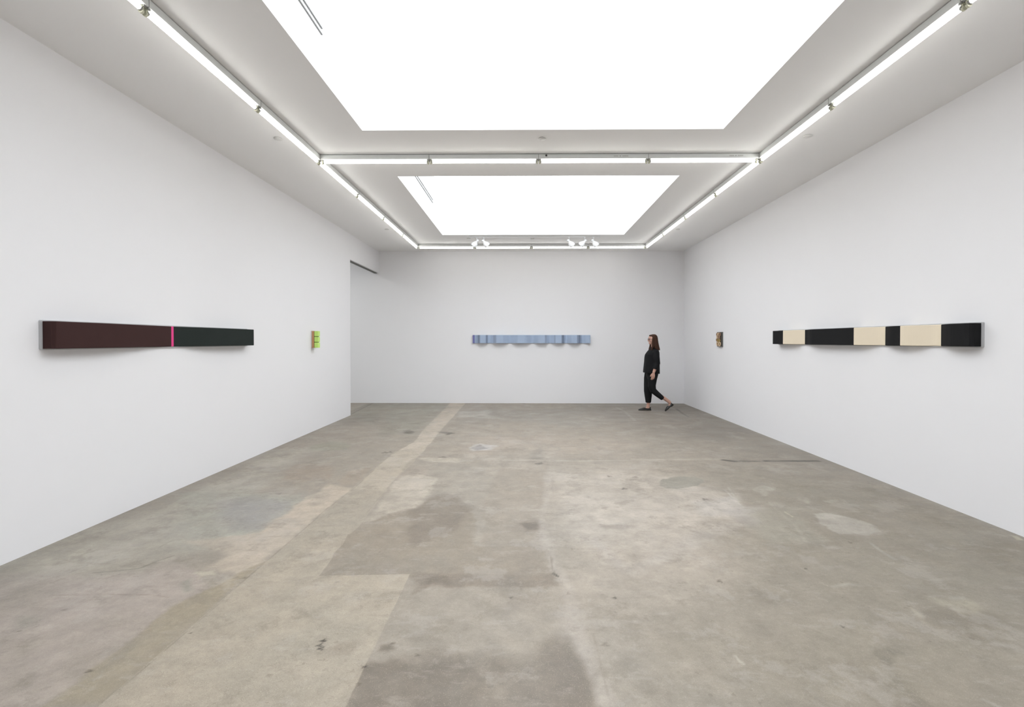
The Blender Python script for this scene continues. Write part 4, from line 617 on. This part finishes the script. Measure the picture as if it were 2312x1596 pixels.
# head: skull, jaw, face
hx = gx(1474)
ball(bm, (hx+.012,0,1.484), (.088,.074,.092)); ball(bm, (hx-.022,0,1.455), (.068,.062,.088)); ball(bm, (hx-.040,0,1.402), (.044,.044,.040))
ball(bm, (hx-.066,0,1.385), (.020,.022,.018)); ball(bm, (hx-.062,0,1.500), (.030,.050,.035))
limb(bm, [(hx-.082,0,1.478,.008),(hx-.096,0,1.452,.011),(hx-.100,0,1.438,.013),(hx-.086,0,1.432,.010)])   # nose
for s in (-1, 1):
    ball(bm, (hx-.098,s*.009,1.436), .007); ball(bm, (hx-.050,s*.034,1.438), (.026,.024,.028))
    ball(bm, (hx-.070,s*.030,1.484), (.014,.020,.006)); ball(bm, (hx+.010,s*.073,1.452), (.014,.008,.028))
    ball(bm, (hx-.071,s*.029,1.467), (.010,.013,.009))
ball(bm, (hx-.080,0,1.413), (.010,.020,.0055)); ball(bm, (hx-.078,0,1.403), (.010,.018,.0060))
limb(bm, [(hx+.012,0,1.42,.056,.052),(hx+.016,0,1.34,.052,.050),(hx+.020,0,1.26,.060,.070)])
# trunk
stack(bm, [(1.28,gx(1470),gx(1481),.055),(1.24,gx(1465),gx(1484),.14),(1.19,gx(1461),gx(1485),.165),(1.10,gx(1459),gx(1484),.150),(.98,gx(1460),gx(1483),.125),(.88,gx(1460),gx(1484),.150),(.78,gx(1461),gx(1484),.155),(.72,gx(1463),gx(1481),.13)])
# legs: far (right) leg supporting, near (left) leg trailing
ank_f = (gx(1466), .085, .10); ank_n = (gx(1506), -.09, .215)
limb(bm, [(gx(1472),.085,.80,.082),(gx(1468),.085,.60,.070),(gx(1466),.085,.42,.050),(gx(1468),.085,.30,.052),(gx(1467),.085,.16,.034),(ank_f[0],.085,.085,.034),(ank_f[0],.085,.05,.034)])
ball(bm, (ank_f[0]+.018,.085,.045), (.032,.030,.034)); limb(bm, [(ank_f[0]+.01,.085,.055,.032),(ank_f[0]-.06,.085,.032,.020),(ank_f[0]-.13,.085,.022,.010)])
limb(bm, [(gx(1473),-.085,.80,.078),(gx(1470),-.085,.60,.062),(gx(1472),-.085,.42,.048),(gx(1484),-.088,.335,.047),(gx(1498),-.09,.262,.036),(ank_n[0],-.09,.210,.033),(gx(1510),-.09,.175,.033)])
limb(bm, [(gx(1511.5),-.09,.172,.026),(gx(1509.5),-.09,.130,.024),(gx(1505),-.09,.085,.016),(gx(1502),-.09,.050,.010)])
# arms: near arm forward of the hip, far arm swung back
def arm(sh, el, wr, hd, s, curl):
    """hd: direction of the hand; s: side of the thumb"""
    limb(bm, [(*sh,.050),(*((Vector(sh)+Vector(el))/2),.044),(*el,.038),(*((Vector(el)*.6+Vector(wr)*.4)),.038),(*wr,.025)])
    w_ = Vector(wr); d = Vector(hd).normalized(); side = Vector((0,1,0)); f = d.cross(side)       # f: palm width direction
    if f.x > 0: f = -f
    # palm
    limb(bm, [(*(w_-d*.01),.020,.016),(*(w_+d*.02),.027,.014),(*(w_+d*.055),.038,.014),(*(w_+d*.082),.036,.012)])
    inn = side*(1 if s < 0 else -1)
    for i, (o_, L) in enumerate([(.028,.068),(.010,.076),(-.009,.070),(-.027,.055)]):
        b0 = w_+d*.078+f*o_; b1 = b0+d*L*.45+inn*curl*.006; b2 = b1+d*L*.30+inn*curl*.014; b3 = b2+d*L*.20+inn*curl*.018
        limb(bm, [(*b0,.0085),(*b1,.0080),(*b2,.0072),(*b3,.0062)], 10); ball(bm, b3, .0062, 10, 6)
    t0 = w_+d*.022+f*.022; t1 = t0+d*.030+f*.022+inn*.006; t2 = t1+d*.030+f*.008+inn*.006
    limb(bm, [(*t0,.0125),(*t1,.0105),(*t2,.0088)], 10); ball(bm, t2, .0088, 10, 6)
arm((gx(1475),-.180,1.215), (gx(1477),-.215,.985), (gx(1469),-.225,.800), (-.12,0,-1), -1, 1.)
arm((gx(1475),.180,1.215), (gx(1480),.205,.985), (gx(1478),.205,.80), (.05,0,-1), 1, 1.)
body = link('body', bm, M['skin'], person, True); remesh(body, .0042, 3, .5)

# hair: parted cap over the skull falling down the back
bm = bmesh.new()
stack(bm, [(1.245,gx(1476),gx(1489.5),.085),(1.28,gx(1473),gx(1489),.098),(1.33,gx(1471),gx(1487.5),.100),(1.40,gx(1470),gx(1486),.094),(1.455,gx(1469.5),gx(1485),.090),(1.50,gx(1469),gx(1484.5),.087),(1.535,gx(1468),gx(1483.5),.076),(1.560,gx(1469),gx(1481.5),.055),(1.574,gx(1472),gx(1478.5),.026)], 28, 2.1)
for s in (-1, 1):      # locks falling in front of the shoulders
    limb(bm, [(gx(1472.5),s*.070,1.50,.018),(gx(1471.5),s*.080,1.42,.020),(gx(1471),s*.088,1.33,.022),(gx(1469),s*.092,1.27,.020),(gx(1468),s*.085,1.21,.012)])
ball(bm, (gx(1469),0,1.545), (.035,.052,.020))
hair = link('hair', bm, M['hair'], person, True); remesh(hair, .007, 4, .5)

# boxy black jacket with three-quarter sleeves
bm = bmesh.new()
stack(bm, [(.768,gx(1453),gx(1488),.190),(.80,gx(1453.2),gx(1488),.190),(.90,gx(1454.3),gx(1487.8),.186),(1.00,gx(1455.5),gx(1487.6),.182),(1.10,gx(1456.3),gx(1487.4),.182),(1.155,gx(1457.6),gx(1487.2),.186),(1.20,gx(1461),gx(1487),.180),(1.24,gx(1464.3),gx(1486),.150),(1.268,gx(1466.5),gx(1485),.095),(1.295,gx(1468.5),gx(1484),.064)], 32, 2.6)
for v in bm.verts:
    if v.co.z < .78: v.co.z += -.022*(v.co.x-gx(1453))/(gx(1488)-gx(1453))+.020
limb(bm, [(gx(1475),-.165,1.225,.062),(gx(1476),-.198,1.12,.062),(gx(1477),-.215,.99,.060),(gx(1473),-.222,.885,.062),(gx(1472.4),-.223,.868,.061)])
limb(bm, [(gx(1475),.165,1.225,.062),(gx(1478),.193,1.12,.062),(gx(1480),.207,.99,.060),(gx(1479),.207,.885,.060),(gx(1479),.207,.865,.058)])
jacket = link('jacket', bm, M['jacket'], person, True); remesh(jacket, .008, 3, .5)
# collar of the jacket
bm = bmesh.new(); lathe(bm, (gx(1476.5),0,1.268), (.10,0,1), [(0,.070),(.020,.068),(.036,.066),(.037,.060),(.018,.060),(0,.062)], 24); link('collar', bm, M['jacket'], person, True)

# cropped trousers
bm = bmesh.new()
stack(bm, [(.64,gx(1463),gx(1477),.10),(.70,gx(1460),gx(1481.5),.155),(.76,gx(1459),gx(1484.5),.170),(.86,gx(1459.5),gx(1486),.165),(.93,gx(1461),gx(1485),.14)], 28, 2.4)
limb(bm, [(gx(1470),.082,.78,.108,.088),(gx(1467.5),.083,.66,.100,.088),(gx(1466.3),.085,.52,.090,.082),(gx(1465.8),.085,.40,.084,.078),(gx(1466.2),.085,.30,.074,.070),(gx(1466.5),.085,.20,.060,.060),(gx(1466.4),.085,.158,.054,.056)])
limb(bm, [(gx(1472.5),-.082,.78,.104,.088),(gx(1470.5),-.083,.66,.092,.086),(gx(1469.5),-.085,.52,.078,.078),(gx(1472.5),-.086,.425,.066,.070),(gx(1482),-.087,.350,.056,.060),(gx(1490.5),-.089,.290,.049,.054),(gx(1493.8),-.089,.264,.046,.052)])
tr = link('trousers', bm, M['trousers'], person, True); remesh(tr, .007, 3, .5)

# loafers: sections along the foot
def shoe(heel, toe, up, y):
    h, tt, u = Vector(heel), Vector(toe), Vector(up).normalized(); d = (tt-h); L = d.length; d.normalize()
    bm = bmesh.new(); side = Vector((0,1,0))
    prof = [(0,.026,.052),(.04,.033,.058),(.12,.037,.056),(.25,.037,.040),(.38,.036,.040),(.50,.039,.050),(.62,.043,.048),(.76,.043,.037),(.88,.034,.028),(.96,.022,.020),(1.,.010,.012)]
    rings = []
    for s, w_, hh in prof:
        base = h+d*L*s; r = []
        for a, b in [(-1,.008),(-1.02,.014),(-.95,.5),(-.62,.9),(0,1.),(.62,.9),(.95,.5),(1.02,.014),(1,.008)]:
            r.append(bm.verts.new(base+side*w_*a+u*hh*b))
        rings.append(r)
    for A, B in zip(rings, rings[1:]):
        n = len(A)
        for k in range(n): bm.faces.new([A[k],A[(k+1)%n],B[(k+1)%n],B[k]])
    bm.faces.new(rings[0]); bm.faces.new(rings[-1])
    o = link('shoe', bm, M['shoe'], person, True); m = o.modifiers.new('s', 'SUBSURF'); m.levels = 1; m.render_levels = 2
    bm = bmesh.new()      # sole and block heel
    q = [(0,.034),(.28,.034),(.5,.036),(.70,.043),(.88,.034),(1.0,.011)]
    A = [h+d*L*s+side*w_ for s, w_ in q]+[h+d*L*s-side*w_ for s, w_ in q[::-1]]
    lo = [bm.verts.new(p-u*.002) for p in A]; hi = [bm.verts.new(p+u*.010) for p in A]; n = len(A)
    for k in range(n): bm.faces.new([lo[k],lo[(k+1)%n],hi[(k+1)%n],hi[k]])
    bm.faces.new(lo); bm.faces.new(hi)
    q = [(.0,.033),(.27,.034)]; A = [h+d*L*s+side*w_ for s, w_ in q]+[h+d*L*s-side*w_ for s, w_ in q[::-1]]
    lo = [bm.verts.new(p-u*.016) for p in A]; hi = [bm.verts.new(p) for p in A]
    for k in range(4): bm.faces.new([lo[k],lo[(k+1)%4],hi[(k+1)%4],hi[k]])
    bm.faces.new(lo); bm.faces.new(hi)
    link('sole', bm, M['shoe'], o)
shoe((gx(1472.3),.085,.017), (gx(1444),.085,.004), (0,0,1), .085)
shoe((gx(1516),-.09,.150), (gx(1499),-.09,.006), (-.66,0,.75), -.09)

# dark glasses
g = bpy.data.objects.new('glasses', None); C.objects.link(g); g.parent = person; g.location = (hx,0,1.468)
def torus(bm, c, ry, rz, rt, tiltx=0):
    n, k = 24, 8; R = []
    for i in range(n):
        a = 2*PI*i/n; R.append([bm.verts.new((c[0]+rt*math.sin(2*PI*j/k), c[1]+(ry+rt*math.cos(2*PI*j/k))*math.cos(a), c[2]+(rz+rt*math.cos(2*PI*j/k))*math.sin(a))) for j in range(k)])
    for i in range(n):
        for j in range(k): bm.faces.new([R[i][j],R[(i+1)%n][j],R[(i+1)%n][(j+1)%k],R[i][(j+1)%k]])
for s in (-1, 1):
    bm = bmesh.new(); torus(bm, (-.090,s*.034,-.002), .024, .020, .0028); link('rim', bm, M['glasses'], g, True)
    bm = bmesh.new(); lathe(bm, (-.0895,s*.034,-.002), (-1,0,0), [(0,0),(0,.021),(.0015,.021),(.0025,0)], 20); link('lens', bm, M['glasses'], g)
    bm = bmesh.new(); cyl(bm, (-.090,s*.057,.006), (-.060,s*.072,.005), .0032, n=8); cyl(bm, (-.060,s*.072,.005), (.004,s*.082,.000), .0032, n=8); link('temple', bm, M['glasses'], g)
bm = bmesh.new(); cyl(bm, (-.091,-.012,.002), (-.091,.012,.002), .0028, n=8); link('bridge', bm, M['glasses'], g)


# ------------------------------------------------------------------ camera, world, view
cam = bpy.data.cameras.new('camera'); co = bpy.data.objects.new('camera', cam); C.objects.link(co)
yaw, pitch, roll = .0109, .0110, -.0005
R = Matrix.Rotation(yaw, 3, 'Z') @ Matrix.Rotation(-pitch, 3, 'X') @ Matrix.Rotation(roll, 3, 'Y')
base = Matrix(((1,0,0),(0,0,-1),(0,1,0)))       # camera looking along +Y, up +Z
co.matrix_world = Matrix.Translation((0,0,CAMZ)) @ (R @ base).to_4x4()
cam.sensor_width = 36; cam.sensor_fit = 'HORIZONTAL'; cam.lens = 1080.3108/2312*36
cam.shift_x = -14.88/2312; cam.shift_y = -16.63/2312; cam.clip_start = .05
scene.camera = co
w = bpy.data.worlds.new('world'); scene.world = w; w.use_nodes = True
w.node_tree.nodes['Background'].inputs[0].default_value = (.8,.88,1,1); w.node_tree.nodes['Background'].inputs[1].default_value = .5
vs = scene.view_settings; vs.view_transform = 'Standard'; vs.look = 'None'; vs.gamma = 1; vs.exposure = EXPO; vs.use_curve_mapping = False
